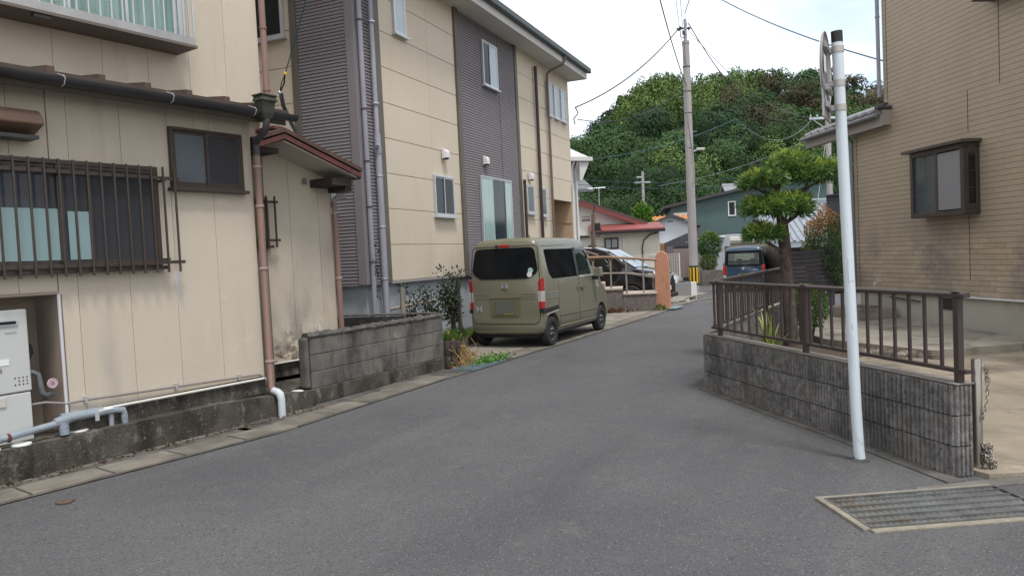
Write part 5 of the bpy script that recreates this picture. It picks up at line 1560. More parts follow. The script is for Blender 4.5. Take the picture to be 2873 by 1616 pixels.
# step and rocks at the apron edge
rk = thing('rock_edging', 'row of broken stones along the edge of the house apron', 'stones')
for k in range(26):
    f = k / 25
    x, y = 4.62 + f * .95, 10.35 - f * .75
    mb = MB()
    r = random.uniform(.05, .10)
    mb.lathe([(.02, 0), (r, .0), (r * .95, r * .7), (r * .5, r * 1.1), (.01, r * 1.2)], 7, (0, 0, 0))
    mb.v = [(a * random.uniform(.8, 1.25), b * random.uniform(.75, 1.2), c * random.uniform(.8, 1.15)) for a, b, c in mb.v]
    o = mb.build('stone', STONE if k % 3 else CONC, rk)
    o.location = (x + random.uniform(-.06, .06), y + random.uniform(-.10, .10), .03)
    o.rotation_euler = (0, 0, random.uniform(0, 6))

# ------------------------------------------------------------------ clipped tree behind the fence
tr_ = thing('cloud_pruned_tree', 'cloud-pruned evergreen with three flat leaf pads behind the brown fence', 'tree', (3.95, 10.6, .0))
BARK = mat('flaky_bark', (.105, .078, .066), (.050, .038, .034), scale=22, rough=.95, bump=1, bscale=50, stretch=(1, 1, .4), dirts=[((.19, .16, .14), 14, .58, .68, (1, 1, .4))])
trunk = MB()
tp = [(.04, 0, .03), (.03, 0, .5), (.0, 0, 1.1), (-.02, 0, 1.6), (-.05, .0, 2.0), (-.10, .02, 2.35), (-.10, .02, 2.52)]
trunk.tube(tp, [.105, .095, .088, .084, .075, .055, .05], 12)
trunk.build('trunk', BARK, tr_, smooth=True)
brm = MB()
for p in ([(-.02, 0, 1.5), (-.14, -.05, 1.56), (-.32, -.05, 1.68)], [(-.03, 0, 1.75), (-.2, -.1, 1.85), (-.5, -.1, 1.98)], [(-.04, 0, 1.9), (.12, -.05, 2.0), (.22, -.05, 2.08)], [(-.08, .02, 2.3), (.2, .0, 2.36), (.55, 0, 2.5)], [(-.1, 0, 2.3), (-.3, -.05, 2.36), (-.5, -.05, 2.48)], [(-.06, 0, 2.1), (.05, -.1, 2.2), (.3, -.15, 2.4)]):
    brm.tube(p, [.035, .026, .012], 7)
brm.build('branch', BARK, tr_, smooth=True)
def pad(c, r, n, lower=.25):
    """leaf pad of rosettes of strap leaves; young growth on top is yellower"""
    P, D = shell(n, (0, 0, 0), (1, 1, 1), .28)
    keep = P[:, 2] > -lower - .25 * rng.random(n)
    P, D = P[keep], D[keep]
    W_ = P * np.asarray(r) + np.asarray(c) + rng.normal(size=P.shape) * .02
    n = len(P)
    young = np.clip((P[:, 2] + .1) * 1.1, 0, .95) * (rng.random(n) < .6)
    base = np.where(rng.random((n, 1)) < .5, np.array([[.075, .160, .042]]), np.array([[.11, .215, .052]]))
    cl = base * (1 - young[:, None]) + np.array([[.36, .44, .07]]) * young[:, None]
    k = 9
    PP = np.repeat(W_, k, 0)
    ax = unit(D * np.array([1, 1, .8]) + np.array([0, 0, .35]))
    DD = np.repeat(ax, k, 0) + rng.normal(size=(n * k, 3)) * .75
    T_ = np.repeat(cl, k, 0) * (1 + rng.normal(size=(n * k, 1)) * .18)
    return leaves(PP, DD, .085 + .055 * rng.random(n * k), .017, np.clip(T_, .004, 1), .03)
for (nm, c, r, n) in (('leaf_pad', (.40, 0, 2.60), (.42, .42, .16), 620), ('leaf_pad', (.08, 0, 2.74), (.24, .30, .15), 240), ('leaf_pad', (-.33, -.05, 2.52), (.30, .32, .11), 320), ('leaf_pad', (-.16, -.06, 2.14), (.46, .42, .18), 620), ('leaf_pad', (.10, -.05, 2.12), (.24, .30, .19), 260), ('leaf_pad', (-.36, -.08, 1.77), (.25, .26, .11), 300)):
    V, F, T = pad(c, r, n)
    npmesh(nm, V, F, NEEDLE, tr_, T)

def bush(name, label, c, r, n, tintf, leaf=.05, cat='shrub', lower=1.0, stem=True):
    t = thing(name, label, cat, (c[0], c[1], 0))
    P, D = shell(n, (0, 0, 0), (1, 1, 1), .25)
    bmp = 1 + .10 * np.sin(D[:, 0] * 7 + c[0]) * np.cos(D[:, 1] * 6) + .08 * np.sin(D[:, 2] * 9 + D[:, 0] * 5)
    P = P * bmp[:, None]
    cl = tintf(P)
    W_ = P * np.asarray(r) + np.array([0, 0, c[2]])
    V, F, T = leaves(W_, D + rng.normal(size=D.shape) * .7, leaf * (.7 + .6 * rng.random(n)), leaf * .55, cl, .08)
    npmesh('foliage', V, F, LEAF, t, T)
    if stem:
        s_ = MB()
        for k in range(5):
            a = k * 1.3
            s_.tube([(.03 * math.cos(a), .03 * math.sin(a), .0), (r[0] * .5 * math.cos(a), r[1] * .5 * math.sin(a), c[2])], [.02, .008], 5)
        s_.build('stem', BARK, t)
    return t
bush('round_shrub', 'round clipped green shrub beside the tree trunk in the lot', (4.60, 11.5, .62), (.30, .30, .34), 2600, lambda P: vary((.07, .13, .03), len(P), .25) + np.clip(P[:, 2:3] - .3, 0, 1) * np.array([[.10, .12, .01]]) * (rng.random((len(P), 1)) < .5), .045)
bush('photinia_hedge', 'tall shrub with red young leaves on top beside the slat screen', (7.68, 18.0, 1.40), (.52, .6, 1.02), 13000,
     lambda P: np.where((P[:, 2:3] + P[:, 0:1] * -.25 + rng.normal(size=(len(P), 1)) * .22) > .68, vary((.38, .19, .07), len(P), .25), vary((.06, .115, .032), len(P), .3)), .05)
ir = thing('strap_leaf_plant', 'clump of long yellow-green strap leaves behind the fence', 'plant', (3.38, 9.7, .03))
mb = MB()
for k in range(34):
    a = random.uniform(0, 6.28)
    h = random.uniform(.45, .95)
    sp = random.uniform(.06, .32)
    b0 = Vector((.06 * math.cos(a * 2), .06 * math.sin(a * 2), 0))
    t1 = Vector((-math.sin(a), math.cos(a), 0)) * .017
    pts = [b0 + Vector((math.cos(a) * sp * f * f, math.sin(a) * sp * f * f, h * (f - .12 * f ** 3))) for f in (0, .35, .7, 1)]
    w_ = [1, 1.1, .8, .05]
    vs = [p + t1 * q for p, q in zip(pts, w_)] + [p - t1 * q for p, q in zip(pts, w_)]
    mb.add(vs, [(i, i + 1, 5 + i, 4 + i) for i in range(3)])
mb.build('strap_leaves', mat('strap_leaf', (.30, .36, .08), (.17, .24, .05), scale=6, rough=.5), ir, fix=False)
lt = thing('leaf_litter', 'brown leaf litter mound at the foot of the pruned tree', 'leaf litter', (4.1, 10.6, .03))
n = 700
P = np.stack([rng.normal(0, .30, n), rng.normal(0, .4, n), np.abs(rng.normal(0, .03, n))], 1)
V, F, T = leaves(P, rng.normal(size=(n, 3)) * np.array([1, 1, .3]), .07, .018, vary((.19, .12, .06), n, .3))
npmesh('dead_leaves', V, F, LEAF, lt, T)
MB().lathe([(.75, 0), (.6, .06), (.3, .12), (.02, .14)], 18).build('soil_mound', MATS['bed_soil'], lt, smooth=True)
# slatted screen
ss = thing('slat_screen', 'dark grey folding slat screen beyond the tree', 'screen', (6.62, 17.6, .03))
SLT = mat('slate_slat', (.060, .055, .062), (.045, .042, .048), scale=4, rough=.6, rnd=.12)
pan = MB().box(.0, .03, .0, .03, .0, 1.42).box(.53, .56, -.12, -.09, .0, 1.42).box(1.04, 1.07, .02, .05, .0, 1.43).build('screen_post', SLT, ss)
for k in range(14):
    z = .04 + k * .0985
    MB().prism([(.0, .0), (.55, -.12), (.55, -.09), (.0, .03)], z, z + .083, 'z').build('slat', SLT, ss)
    MB().prism([(.56, -.12), (1.07, .02), (1.07, .05), (.56, -.09)], z + .015, z + .098, 'z').build('slat', SLT, ss)
stp = MB().box(-.3, 1.6, -1.4, -.35, 0, .12).box(-.3, 1.6, -.35, .6, 0, .02).build('tiled_step', mat('step_tile', (.36, .345, .33), (.30, .285, .27), scale=6, rough=.7), None, bevel=.006)
stp.location = (6.7, 17.4, .03)
tag(stp, 'grey tiled entrance step in front of the slat screen', 'step')
# ------------------------------------------------------------------ ramp, handrail and pillar past the van
rp_ = thing('ramp_wall', 'rough grey concrete ramp wall with stepped top beyond the van', 'wall', (1.0, 20.15, 0), math.atan2(-.45, 2.8))
RAMPC = mat('pebble_render', (.20, .17, .155), (.13, .112, .105), scale=12, rough=.95, bump=1, bscale=50)
MB().box(.0, 1.98, .0, 1.2, .0, .60).build('upper_base', RAMPC, rp_, bevel=.01)
MB().box(1.985, 2.86, .0, 1.2, .0, .46).build('lower_base', RAMPC, rp_, bevel=.01)
MB().box(-.0, 1.99, -.03, 1.2, .602, .65).box(2.0, 2.9, -.03, 1.2, .462, .50).build('coping', mat('pale_coping', (.42, .36, .31), rough=.85), rp_, bevel=.008)
hr = thing('handrail', 'brown wooden handrail on grey posts above the ramp wall', 'railing', (1.0, 20.15, 0), math.atan2(-.45, 2.8))
WOODR = mat('orange_wood_rail', (.33, .21, .135), (.26, .16, .10), scale=8, rough=.6)
POSTG = mat('taupe_post', (.28, .25, .23), (.24, .21, .19), scale=5, rough=.6)
MB().tube([(.75, .06, 1.51), (1.6, .06, 1.50), (2.3, .06, 1.43), (2.92, .06, 1.36)], .035, 10).build('top_rail', WOODR, hr, smooth=True)
MB().tube([(.75, .06, 1.08), (2.0, .06, 1.05), (2.9, .06, .95)], .024, 10).build('mid_rail', POSTG, hr, smooth=True)
for x, z0, z1 in ((.80, .65, 1.46), (1.22, .65, 1.46), (1.69, .65, 1.45), (2.10, .50, 1.42), (2.55, .50, 1.38)):
    p = MB().tube([(x, .06, z0), (x, .06, z1 - .06)], .024, 8).build('rail_post', POSTG, hr, smooth=True)
    MB().tube([(x, .06, z1 - .08), (x - .06, .06, z1)], .010, 6).tube([(x, .06, z1 - .08), (x + .06, .06, z1)], .010, 6).build('post_fork', POSTG, p)
st_ = thing('stair_rail', 'sloping brown stair handrail behind the van roof', 'railing', (1.0, 20.15, 0), math.atan2(-.45, 2.8))
MB().tube([(.35, .9, 1.92), (1.35, .9, 1.55)], .032, 10).build('top_rail', mat('brown_wood_rail', (.22, .15, .115), rough=.65), st_, smooth=True)
MB().tube([(.55, .9, 1.45), (1.40, .9, 1.14)], .026, 10).build('mid_rail', POSTG, st_, smooth=True)
for x, z in ((.62, 1.80), (1.05, 1.66)):
    MB().tube([(x, .9, .65), (x, .9, z)], .026, 8).build('rail_post', POSTG, st_, smooth=True)
MB().box(.3, 1.5, .35, 1.18, .652, .80).build('stair_tread', MATS['pale_coping'], st_, bevel=.008)
pil = thing('terracotta_pillar', 'terracotta rendered gate pillar with a rounded slanted top', 'pillar', (4.08, 20.05, 0), R(-14))
TERRA = mat('terracotta_render', (.52, .255, .165), (.48, .235, .152), scale=3, rough=.85, bump=.3, bscale=120)
MB().prism([(-.20, .0), (.21, .0), (.20, 1.30), (.15, 1.52), (.02, 1.60), (-.10, 1.55), (-.18, 1.38)], -.14, .14, 'y').build('pillar_body', TERRA, pil, bevel=.02)
for x, z in ((.02, .86), (.12, .66)):
    MB().box(x - .012, x + .012, -.146, -.138, z - .10, z + .10).build('slot', mat('slot_gold', (.30, .22, .08), rough=.5), pil)
MB().box(.208, .216, -.07, .07, 1.18, 1.36).build('name_plate', mat('plate_dark', (.16, .14, .13), rough=.4), pil)
dl = thing('fallen_leaves', 'small drift of brown leaves at the foot of the ramp wall', 'leaf litter', (2.55, 19.55, .015))
n = 320
P = np.stack([rng.normal(0, .28, n), rng.normal(.08, .06, n), np.abs(rng.normal(0, .05, n))], 1)
V, F, T = leaves(P, rng.normal(size=(n, 3)), .09, .045, vary((.15, .075, .045), n, .35))
npmesh('dead_leaves', V, F, LEAF, dl, T)
wd = thing('pillar_weeds', 'small green weeds at the foot of the terracotta pillar', 'weeds', (3.95, 19.7, .01))
P, D = shell(160, (0, 0, .04), (.16, .10, .10), .6)
V, F, T = leaves(P, D + np.array([0, 0, .6]), .07, .03, vary((.09, .18, .04), 160, .3))
npmesh('weed_leaves', V, F, LEAF, wd, T)
gr2 = MB().box(-.45, .45, -.14, .14, .0, .02).build('gutter_grate', GR)
gr2.location = (4.42, 20.15, gz(20.15) + .03)
gr2.rotation_euler = (0, 0, R(62))
tag(gr2, 'pale blue steel gutter cover in front of the terracotta pillar', 'grate')
lw = thing('low_grey_wall', 'low grey concrete wall with white end beside the utility pole', 'wall', (5.55, 26.0, gz(26)), R(-8))
MB().box(.0, .72, .0, .14, -.05, .62).build('wall_body', mat('grey_render', (.25, .25, .25), rough=.9), lw, bevel=.01)
MB().box(.725, .92, -.01, .15, -.05, .63).build('white_end', WHITE, lw, bevel=.01)
# mesh fence behind the cars
mf = thing('mesh_fence', 'white wire mesh fence panel behind the parked cars', 'fence', (3.6, 29.6, gz(29.6)), R(4))
WIRE = mat('white_wire', (.62, .62, .60), rough=.5)
for x in (0, 1.6, 3.2):
    MB().box(x - .02, x + .02, -.02, .02, 0, 1.75).build('fence_post', WIRE, mf)
mw = MB()
for k in range(17):
    mw.box(0, 3.2, -.006, .006, .15 + k * .098, .162 + k * .098)
for k in range(33):
    mw.box(k * .1 - .005, k * .1 + .005, -.006, .006, .12, 1.75)
mo = mw.build('wire_mesh', WIRE, mf)
mo['kind'] = 'stuff'

# ------------------------------------------------------------------ utility pole and cables
up = thing('utility_pole', 'tall grey concrete utility pole with yellow and black guard band', 'utility pole', (6.86, 27.8, gz(27.8)))
PC = mat('pole_concrete', (.36, .335, .325), (.31, .29, .28), scale=2, rough=.85, dirts=[((.24, .215, .205), 5, .58, .74, (3, 3, .25))])
MB().tube([(0, 0, -.1), (0.0, 0, 5), (.02, 0, 9.55)], [.175, .15, .125], 20).build('pole_shaft', PC, up, smooth=True)
MB().tube([(.02, 0, 9.5), (.02, 0, 10.35)], .055, 10).build('steel_extension', GREYPIPE, up, smooth=True)
MB().lathe([(.135, 0), (.14, .02), (.135, .12)], 16, (.02, 0, 9.42)).build('top_band', GREYPIPE, up, smooth=True)
gb = MB().lathe([(.182, .50), (.186, .52), (.184, 1.20), (.180, 1.22)], 24).build('guard_band', BLKTRIM, up, smooth=True)
YEL = mat('guard_yellow', (.72, .46, .015), rough=.5)
for k in range(9):
    a0 = 2 * math.pi * k / 9 + .1
    pts = []
    MB().prism([(.178 * math.cos(a0 + d_), .178 * math.sin(a0 + d_)) for d_ in (0, .11, .22, .33)] + [(.190 * math.cos(a0 + d_), .190 * math.sin(a0 + d_)) for d_ in (.33, .22, .11, 0)], .56, 1.16, 'z').build('yellow_stripe', YEL, gb)
for z in (2.1, 2.9, 6.2, 7.1, 7.5, 8.0):
    MB().tube([(-.30 if int(z * 10) % 2 else -.16, -.05, z), (.16 if int(z * 10) % 2 else .30, -.05, z)], .012, 6).build('step_bolt', GREYPIPE, up)
for z in (4.3, 5.6, 6.9, 7.7, 8.6):
    MB().lathe([(.150, -.012), (.152, .012)], 16, (.01, 0, z)).build('strap', BLKTRIM, up)
lm = MB().tube([(.10, -.1, 5.45), (.26, -.2, 5.50)], .03, 8).box(.22, .52, -.26, -.14, 5.49, 5.57).build('street_light', mat('lamp_housing', (.52, .52, .51), rough=.4), up, bevel=.01)
MB().box(.26, .50, -.25, -.15, 5.475, 5.489).build('light_lens', LAMP_CLEAR, lm)
MB().tube([(-.05, -.15, 7.9), (-.06, -.17, 7.0), (.03, -.17, 6.0), (.10, -.17, 5.4), (.13, -.15, 4.6), (.05, -.18, 4.2)], .014, 6).build('pole_cable', GREYPIPE, up)
ins = MB()
for (x, y, z, r) in ((-.14, 0, 10.02, .05), (.14, -.02, 10.0, .05), (-.06, -.05, 9.85, .045), (.07, .03, 10.16, .04), (-.22, .0, 9.98, .06)):
    ins.lathe([(.01, -.06), (r, -.03), (r * .6, 0), (r, .03), (.01, .06)], 10, (x, y, z))
ins.tube([(-.3, 0, 10.02), (.22, 0, 10.02)], .03, 8).tube([(-.15, 0, 9.9), (-.2, -.05, 9.7), (-.05, -.05, 9.65), (0, 0, 9.8)], .014, 6).tube([(-.08, 0, 9.95), (-.1, -.05, 9.78), (.03, -.05, 9.76), (.05, 0, 9.9)], .014, 6)
ins.build('insulators', BLKTRIM, up, smooth=True)

CABK = mat('cable_black', (.02, .024, .026), rough=.5)
CABT = mat('cable_teal', (.02, .075, .09), rough=.5)
CABG = mat('cable_grey', (.13, .16, .165), rough=.5)
def wire(label, pts, r, m, name='cable', grp='overhead cables'):
    o = MB().tube(pts, r * .78, 6).build(name, m, None, smooth=True)
    return tag(o, label, 'cable', grp)
T0 = (6.7, 27.8, 9.85)
wire('black cable sagging from the utility pole to the cream house gable', catenary(T0, (2.05, 21.35, 5.80), .35), .026, CABK)
wire('thin black cable below it reaching the cream house gable', catenary((6.85, 27.7, 7.7), (2.10, 21.3, 5.45), .5), .016, CABK)
hook = MB().tube([(2.05, 21.3, 5.80), (2.12, 21.25, 5.62), (1.98, 21.2, 5.45), (2.02, 21.22, 5.30)], .018, 6).build('cable_hook', CABK)
tag(hook, 'looped black drop cable at the corner of the cream house', 'cable')
wire('black cable dropping steeply from upper left to the pole', catenary((3.6, 18.0, 8.9), (6.78, 27.7, 7.75), .25), .022, CABK)
wire('left one of the thin twin wires rising above the pole', catenary((4.6, 20.0, 9.6), (6.80, 27.7, 8.45), .1), .010, CABG)
wire('right one of the thin twin wires rising above the pole', catenary((4.78, 20.0, 9.65), (6.84, 27.7, 8.40), .1), .010, CABG)
wire('dark teal cable crossing the sky from top centre to the right house', catenary((6.6, 24.5, 10.1), (7.4, 14.2, 4.95), .2), .018, CABT)
wire('short cable looping above the pole top', [(6.88, 27.8, 10.3), (7.0, 27.4, 10.75), (7.15, 26.8, 11.0), (7.05, 26.2, 11.2)], .02, CABT)
wire('long cable running from the pole top down right over the hill', catenary((7.0, 27.8, 9.95), (15.5, 41.0, 8.4), 1.0), .026, CABK)
wire('thin companion cable running right from the pole', catenary((7.0, 27.8, 9.7), (16.9, 40.0, 8.3), .9), .014, CABG)
wire('pale teal cable sagging left across the lower hillside', catenary((11.2, 36.0, 7.75), (2.6, 30.0, 5.35), .35), .022, CABT)
wire('cable sagging in a deep loop between far poles', catenary((11.2, 36.0, 7.75), (16.6, 40.0, 8.3), 1.1), .022, CABG)
wire('cable sloping from the right pole down across the pole front', catenary((17.2, 40.0, 7.6), (6.9, 34.0, 4.55), .4), .018, CABG)
wire('upper of the far teal cables in front of the green house roof', catenary((3.0, 33, 4.95), (17.0, 42, 6.0), .5), .016, CABT)
wire('lower far teal cable in front of the green house roof', catenary((3.0, 33, 4.72), (17.0, 42, 5.6), .5), .016, CABT)
# service drop on the left
sd = thing('service_drop', 'teal service cable coming down to the porch roof of the beige house', 'cable')
def qL(s_, y, z):
    a = R(56)
    return (-2.79 + s_ * math.cos(a) - y * math.sin(a), 8.0 + s_ * math.sin(a) + y * math.cos(a), z)
pA = Vector(qL(1.10, .72, 3.80))
pB = Vector((-1.93, 8.50, 5.40))
MB().tube(catenary(pB, pA + (pB - pA) * .12, .04), .007, 6).build('drop_wire', CABT, sd)
MB().tube([pA + (pB - pA) * .12, pA + (pB - pA) * .07 + Vector((.02, 0, 0)), pA], .010, 6).tube([pA + (pB - pA) * .12, pA + (pB - pA) * .06 - Vector((.015, 0, 0)), pA], .006, 6).build('clamp_wire', CABK, sd)
MB().lathe([(.008, -.02), (.022, -.01), (.022, .01), (.008, .02)], 8, tuple(pA + (pB - pA) * .13)).build('wire_tag', YEL, sd)
MB().lathe([(.01, -.025), (.03, 0), (.01, .025)], 8, tuple(pA)).build('drop_clamp', SILVER, sd)
pC = Vector(qL(.92, .8, 3.62))
MB().tube([pA, pA.lerp(pC, .5) - Vector((0, 0, .04)), pC], .004, 5).build('stay_wire', SILVER, sd)
for dx in (0, .025):
    MB().tube([pA + Vector((dx, 0, -.01)), pA + Vector((.02 + dx, .0, -.16)), Vector(qL(1.25 + dx, .72, 3.42)), Vector(qL(1.32 + dx, .70, 3.28)), Vector(qL(1.25 + dx, .72, 3.16)), Vector(qL(1.16 + dx, .75, 3.10))], .015, 8).build('drop_tail', CABK, sd, smooth=True)

# ------------------------------------------------------------------ white house beyond the cream one
hw = thing('white_house', 'tall white house edge with eaves and white pipes past the cream house', 'house', (1.9, 29.6, -.2), R(20))
WSID = mat('white_siding', (.62, .62, .60), (.57, .57, .56), scale=2, rough=.8)
MB().box(-4, .95, .0, 5, 0, 5.6).build('wall', WSID, hw)
vs = [(-4, -.4, 5.6), (1.45, -.4, 5.62), (1.45, 5, 5.62), (-4, 5, 5.6), (.5, 2.2, 6.9), (-4, 2.2, 6.9)]
MB().add(vs, [(0, 1, 4, 5), (1, 2, 4), (2, 3, 5, 4), (0, 3, 2, 1), (0, 5, 3)]).build('roof', mat('pale_roof', (.50, .51, .52), rough=.7), hw)
MB().box(-4, 1.5, -.45, -.40, 5.50, 5.66).box(1.45, 1.50, -.40, 5, 5.50, 5.66).build('fascia', SOFFIT, hw)
for x in (.72, .90):
    downpipe(hw, [(x, -.35, 5.5), (x + .02, -.06, 5.2), (x + .02, -.06, 1.2)], .045, WHITE)
MB().prism([(.955, 4.75), (1.05, 4.75), (1.40, 5.48), (.955, 5.48)], -.35, 4.6, 'y').build('eave_soffit', SOFFIT, hw)
lpz = thing('leaning_pole', 'old brown leaning pole with a black junction box by the white house', 'pole', (2.55, 24.2, 0))
MB().tube([(.1, 0, .3), (.22, 0, 2.9)], .07, 8).build('shaft', mat('old_wood', (.19, .14, .115), (.14, .1, .085), scale=9, rough=.9, stretch=(1, 1, .3)), lpz, smooth=True)
MB().box(.24, .42, -.08, .08, 2.35, 2.6).build('junction_box', BLKTRIM, lpz, bevel=.02)
MB().tube([(.22, 0, 2.9), (.27, 0, 3.2)], .02, 6).build('top_spike', CABK, lpz, smooth=True)
MB().tube([(.4, 0, 2.45), (.48, 0, 2.3), (.35, 0, 2.15), (.22, 0, 2.2)], .02, 6).build('junction_cable', CABK, lpz, smooth=True)

# small tiled house top further back
hk = thing('tiled_gable_house', 'cream house corner with grey tiled roof against the hillside', 'house', (2.0, 40.5, 0), R(10))
MB().box(-4, 2.0, 0, 4, 0, 4.95).build('wall', mat('cream_wall', (.58, .56, .48), rough=.85), hk)
MB().prism([(-.7, 4.95), (2.2, 6.0), (5, 4.95), (5, 5.1), (2.2, 6.2), (-.7, 5.12)], -4.2, 2.6, 'x').build('roof', mat('slate_tile', (.16, .16, .165), (.08, .08, .085), scale=9, rough=.6, bump=1, bscale=6), hk)
MB().box(2.0, 2.12, .3, .42, 3.6, 4.9).build('downpipe', BLKTRIM, hk)

# ------------------------------------------------------------------ white bungalow with red roof
hb = thing('red_roof_bungalow', 'white bungalow with red bargeboards and a red lean-to roof', 'house', (3.2, 33.0, -.3), R(-4))
WST = mat('white_stucco', (.72, .71, .69), (.68, .67, .65), scale=1.5, rough=.85)
CST = mat('cream_board', (.68, .65, .55), (.64, .61, .51), scale=1.5, rough=.85)
MB().prism([(-2.4, 0), (2.7, 0), (2.7, 3.0), (.05, 4.05), (-2.4, 3.1)], .0, 6, 'y').build('wall', WST, hb)
RTB = mat('brown_tile', (.11, .085, .075), (.07, .058, .052), scale=8, rough=.8)
MB().prism([(.05, 4.22), (2.9, 3.08), (2.9, 3.18), (.05, 4.34)], -.35, 6.3, 'y').build('roof_slope', RTB, hb)
MB().prism([(.05, 4.22), (-2.6, 3.12), (-2.6, 3.22), (.05, 4.34)], -.35, 6.3, 'y').build('roof_slope', RTB, hb)
RB2 = mat('brick_red_paint', (.235, .065, .058), (.19, .055, .05), scale=5, rough=.7)
MB().prism([(.05, 4.02), (2.75, 2.96), (2.85, 3.09), (.05, 4.21)], -.38, -.34, 'y').prism([(.05, 4.02), (-2.5, 3.0), (-2.5, 3.12), (.05, 4.21)], -.38, -.34, 'y').build('bargeboard', RB2, hb)
MB().box(-2.0, 3.25, -1.4, -.02, 0, 2.72).build('lean_to_wall', CST, hb)
MB().prism([(-1.75, 2.80), (.05, 3.12), (.05, 3.17), (-1.75, 2.86)], .35, 3.45, 'x').build('lean_to_roof', mat('red_metal_roof', (.25, .065, .058), (.21, .055, .05), scale=4, rough=.55), hb)
MB().box(.35, 3.45, -1.80, -1.74, 2.70, 2.80).box(-.6, .3, -1.55, -1.4, 2.60, 2.68).build('eave_gutter', BLKTRIM, hb)
window(hb, (.92, -1.4, 2.06), .60, .48, mat('dark_wood_frame', (.045, .035, .03), rough=.6), [(0, .5, mat('net_curtain', (.33, .36, .37), (.25, .28, .29), scale=9, stretch=(3, 3, .2), rough=.2), 0), (.48, 1, MATS['net_curtain'], .01)], sill=False, fw=.03)
window(hb, (.22, -1.4, 1.98), .36, .28, MATS['dark_wood_frame'], [(0, 1, PANE_DARK, 0)], sill=False)
downpipe(hb, [(1.72, -1.45, 2.7), (1.72, -1.45, .3)], .035, WHITE)
MB().tube([(3.2, -1.45, 2.68), (2.85, -1.46, 2.60), (2.58, -1.46, 2.38), (2.5, -1.46, 2.05), (2.52, -1.46, 1.4), (2.56, -1.46, .5)], .026, 8).build('black_hose', CABK, hb, smooth=True)
MB().tube([(2.75, -1.46, 1.72), (3.3, -1.46, 1.75)], .02, 6).build('pipe', WHITE, hb)
vb = MB().box(.05, .42, -.03, .0, 3.35, 3.45).box(.05, .42, -.04, .0, 3.52, 3.55).build('gable_vent', mat('vent_rust', (.22, .19, .17), rough=.8), hb)
MB().box(3.26, 3.45, -1.3, -.8, .8, 2.2).build('wood_cladding', mat('orange_board', (.40, .22, .08), (.2, .11, .06), scale=6, rough=.7), hb)
mbx = MB().box(3.5, 3.8, -1.5, -1.2, 1.75, 2.05).build('mail_box', mat('box_mauve', (.15, .12, .125), rough=.6), hb)
an = thing('tv_antenna', 'thin television antenna above the red-roofed bungalow', 'antenna', (4.35, 35.5, 3.2))
MB().tube([(0, 0, .0), (.02, 0, 1.5)], .018, 6).build('mast', SILVER, an)
MB().tube([(-.5, 0, 1.5), (.33, 0, 1.53)], .018, 6).build('boom', SILVER, an)
for k in range(8):
    MB().tube([(-.48 + k * .11, -.16, 1.51), (-.48 + k * .11, .16, 1.51)], .010, 5).build('element', SILVER, an)
# orange tiled roof with greenery behind the bungalow
ho = thing('orange_roof_house', 'orange tiled roof showing above the bungalow ridge', 'house', (7.3, 47.0, -1.25), R(-6))
MB().box(-.5, 4.2, 0, 5, 0, 3.9).build('wall', WST, ho)
OT = mat('orange_tile', (.52, .22, .06), (.34, .14, .05), scale=7, rough=.7, bump=1, bscale=5)
MB().prism([(-.7, 3.85), (2.2, 4.9), (5, 3.85), (5, 3.98), (2.2, 5.08), (-.7, 4.0)], -.9, 4.5, 'x').build('roof', OT, ho)
for k in range(18):
    MB().tube([(-.85 + k * .3, -.68, 4.0), (-.85 + k * .3, 2.2, 5.08)], .07, 6).build('roof_tile_roll', OT, ho)
bush('bamboo_clump', 'bright green upright shrub by the orange tiled roof', (7.65, 42.5, 3.45), (.55, .5, .85), 1500, lambda P: vary((.10, .20, .03), len(P), .3), .20)
# white gabled house
hg = thing('white_gable_house', 'small white gable-fronted house left of the green house', 'house', (8.9, 46.0, -.3), R(-8))
MB().prism([(-.6, 0), (2.6, 0), (2.6, 3.35), (1.15, 3.95), (-.6, 3.3)], .0, 6, 'y').build('wall', mat('bright_white_wall', (.68, .70, .74), rough=.8), hg)
DKT = mat('dark_roof_tile', (.075, .072, .085), (.055, .053, .062), scale=6, rough=.6)
MB().prism([(1.15, 3.95), (2.9, 3.22), (2.9, 3.36), (1.15, 4.10), (-.9, 3.32), (-.9, 3.18)], -.4, 6.3, 'y').build('roof', DKT, hg)
MB().box(.9, 1.25, -.02, .0, 3.62, 3.68).build('gable_vent', BLKTRIM, hg)
MB().prism([(-.1, 2.05), (2.8, 2.05), (2.8, 2.95), (2.2, 2.95)], -1.6, -1.3, 'y').box(.2, 2.8, -1.55, -.2, 0, 2.05).build('porch', DKT, hg)
MB().box(.3, 2.75, -1.62, -1.58, .2, 1.95).build('porch_wall', mat('porch_mauve', (.24, .19, .17), rough=.8), hg)

# ------------------------------------------------------------------ dark green house
hgn = thing('green_house', 'dark teal-green two-storey house with white framed windows', 'house', (10.95, 50.0, -.3), R(-9))
GRN = mat('teal_green_siding', (.075, .122, .122), (.069, .113, .113), scale=2, rough=.7)
MB().prism([(0, 2.6), (10.4, 2.6), (10.4, 6.3), (7.0, 6.0), (0, 4.72)], .0, 7, 'y').build('upper_wall', GRN, hgn)
MB().box(.1, .35, .3, 7, 0, 2.6).box(2.2, 10.4, 1.5, 7, 0, 2.6).box(.35, 2.2, 2.5, 7, 0, 2.6).build('lower_wall', mat('teal_dark', (.040, .062, .06), rough=.8), hgn)
MB().prism([(-.5, 4.66), (7.0, 6.02), (10.8, 6.38), (10.8, 6.58), (7.0, 6.22), (-.5, 4.84)], -.4, 7.4, 'y').build('roof', mat('charcoal_roof', (.05, .047, .052), rough=.6), hgn)
MB().box(.0, 10.4, -.03, .0, 2.72, 2.80).prism([(1.52, 2.8), (1.60, 2.8), (1.60, 5.02), (1.52, 5.0)], -.03, .0, 'y').build('trim_line', mat('trim_dark', (.028, .035, .038), rough=.7), hgn)
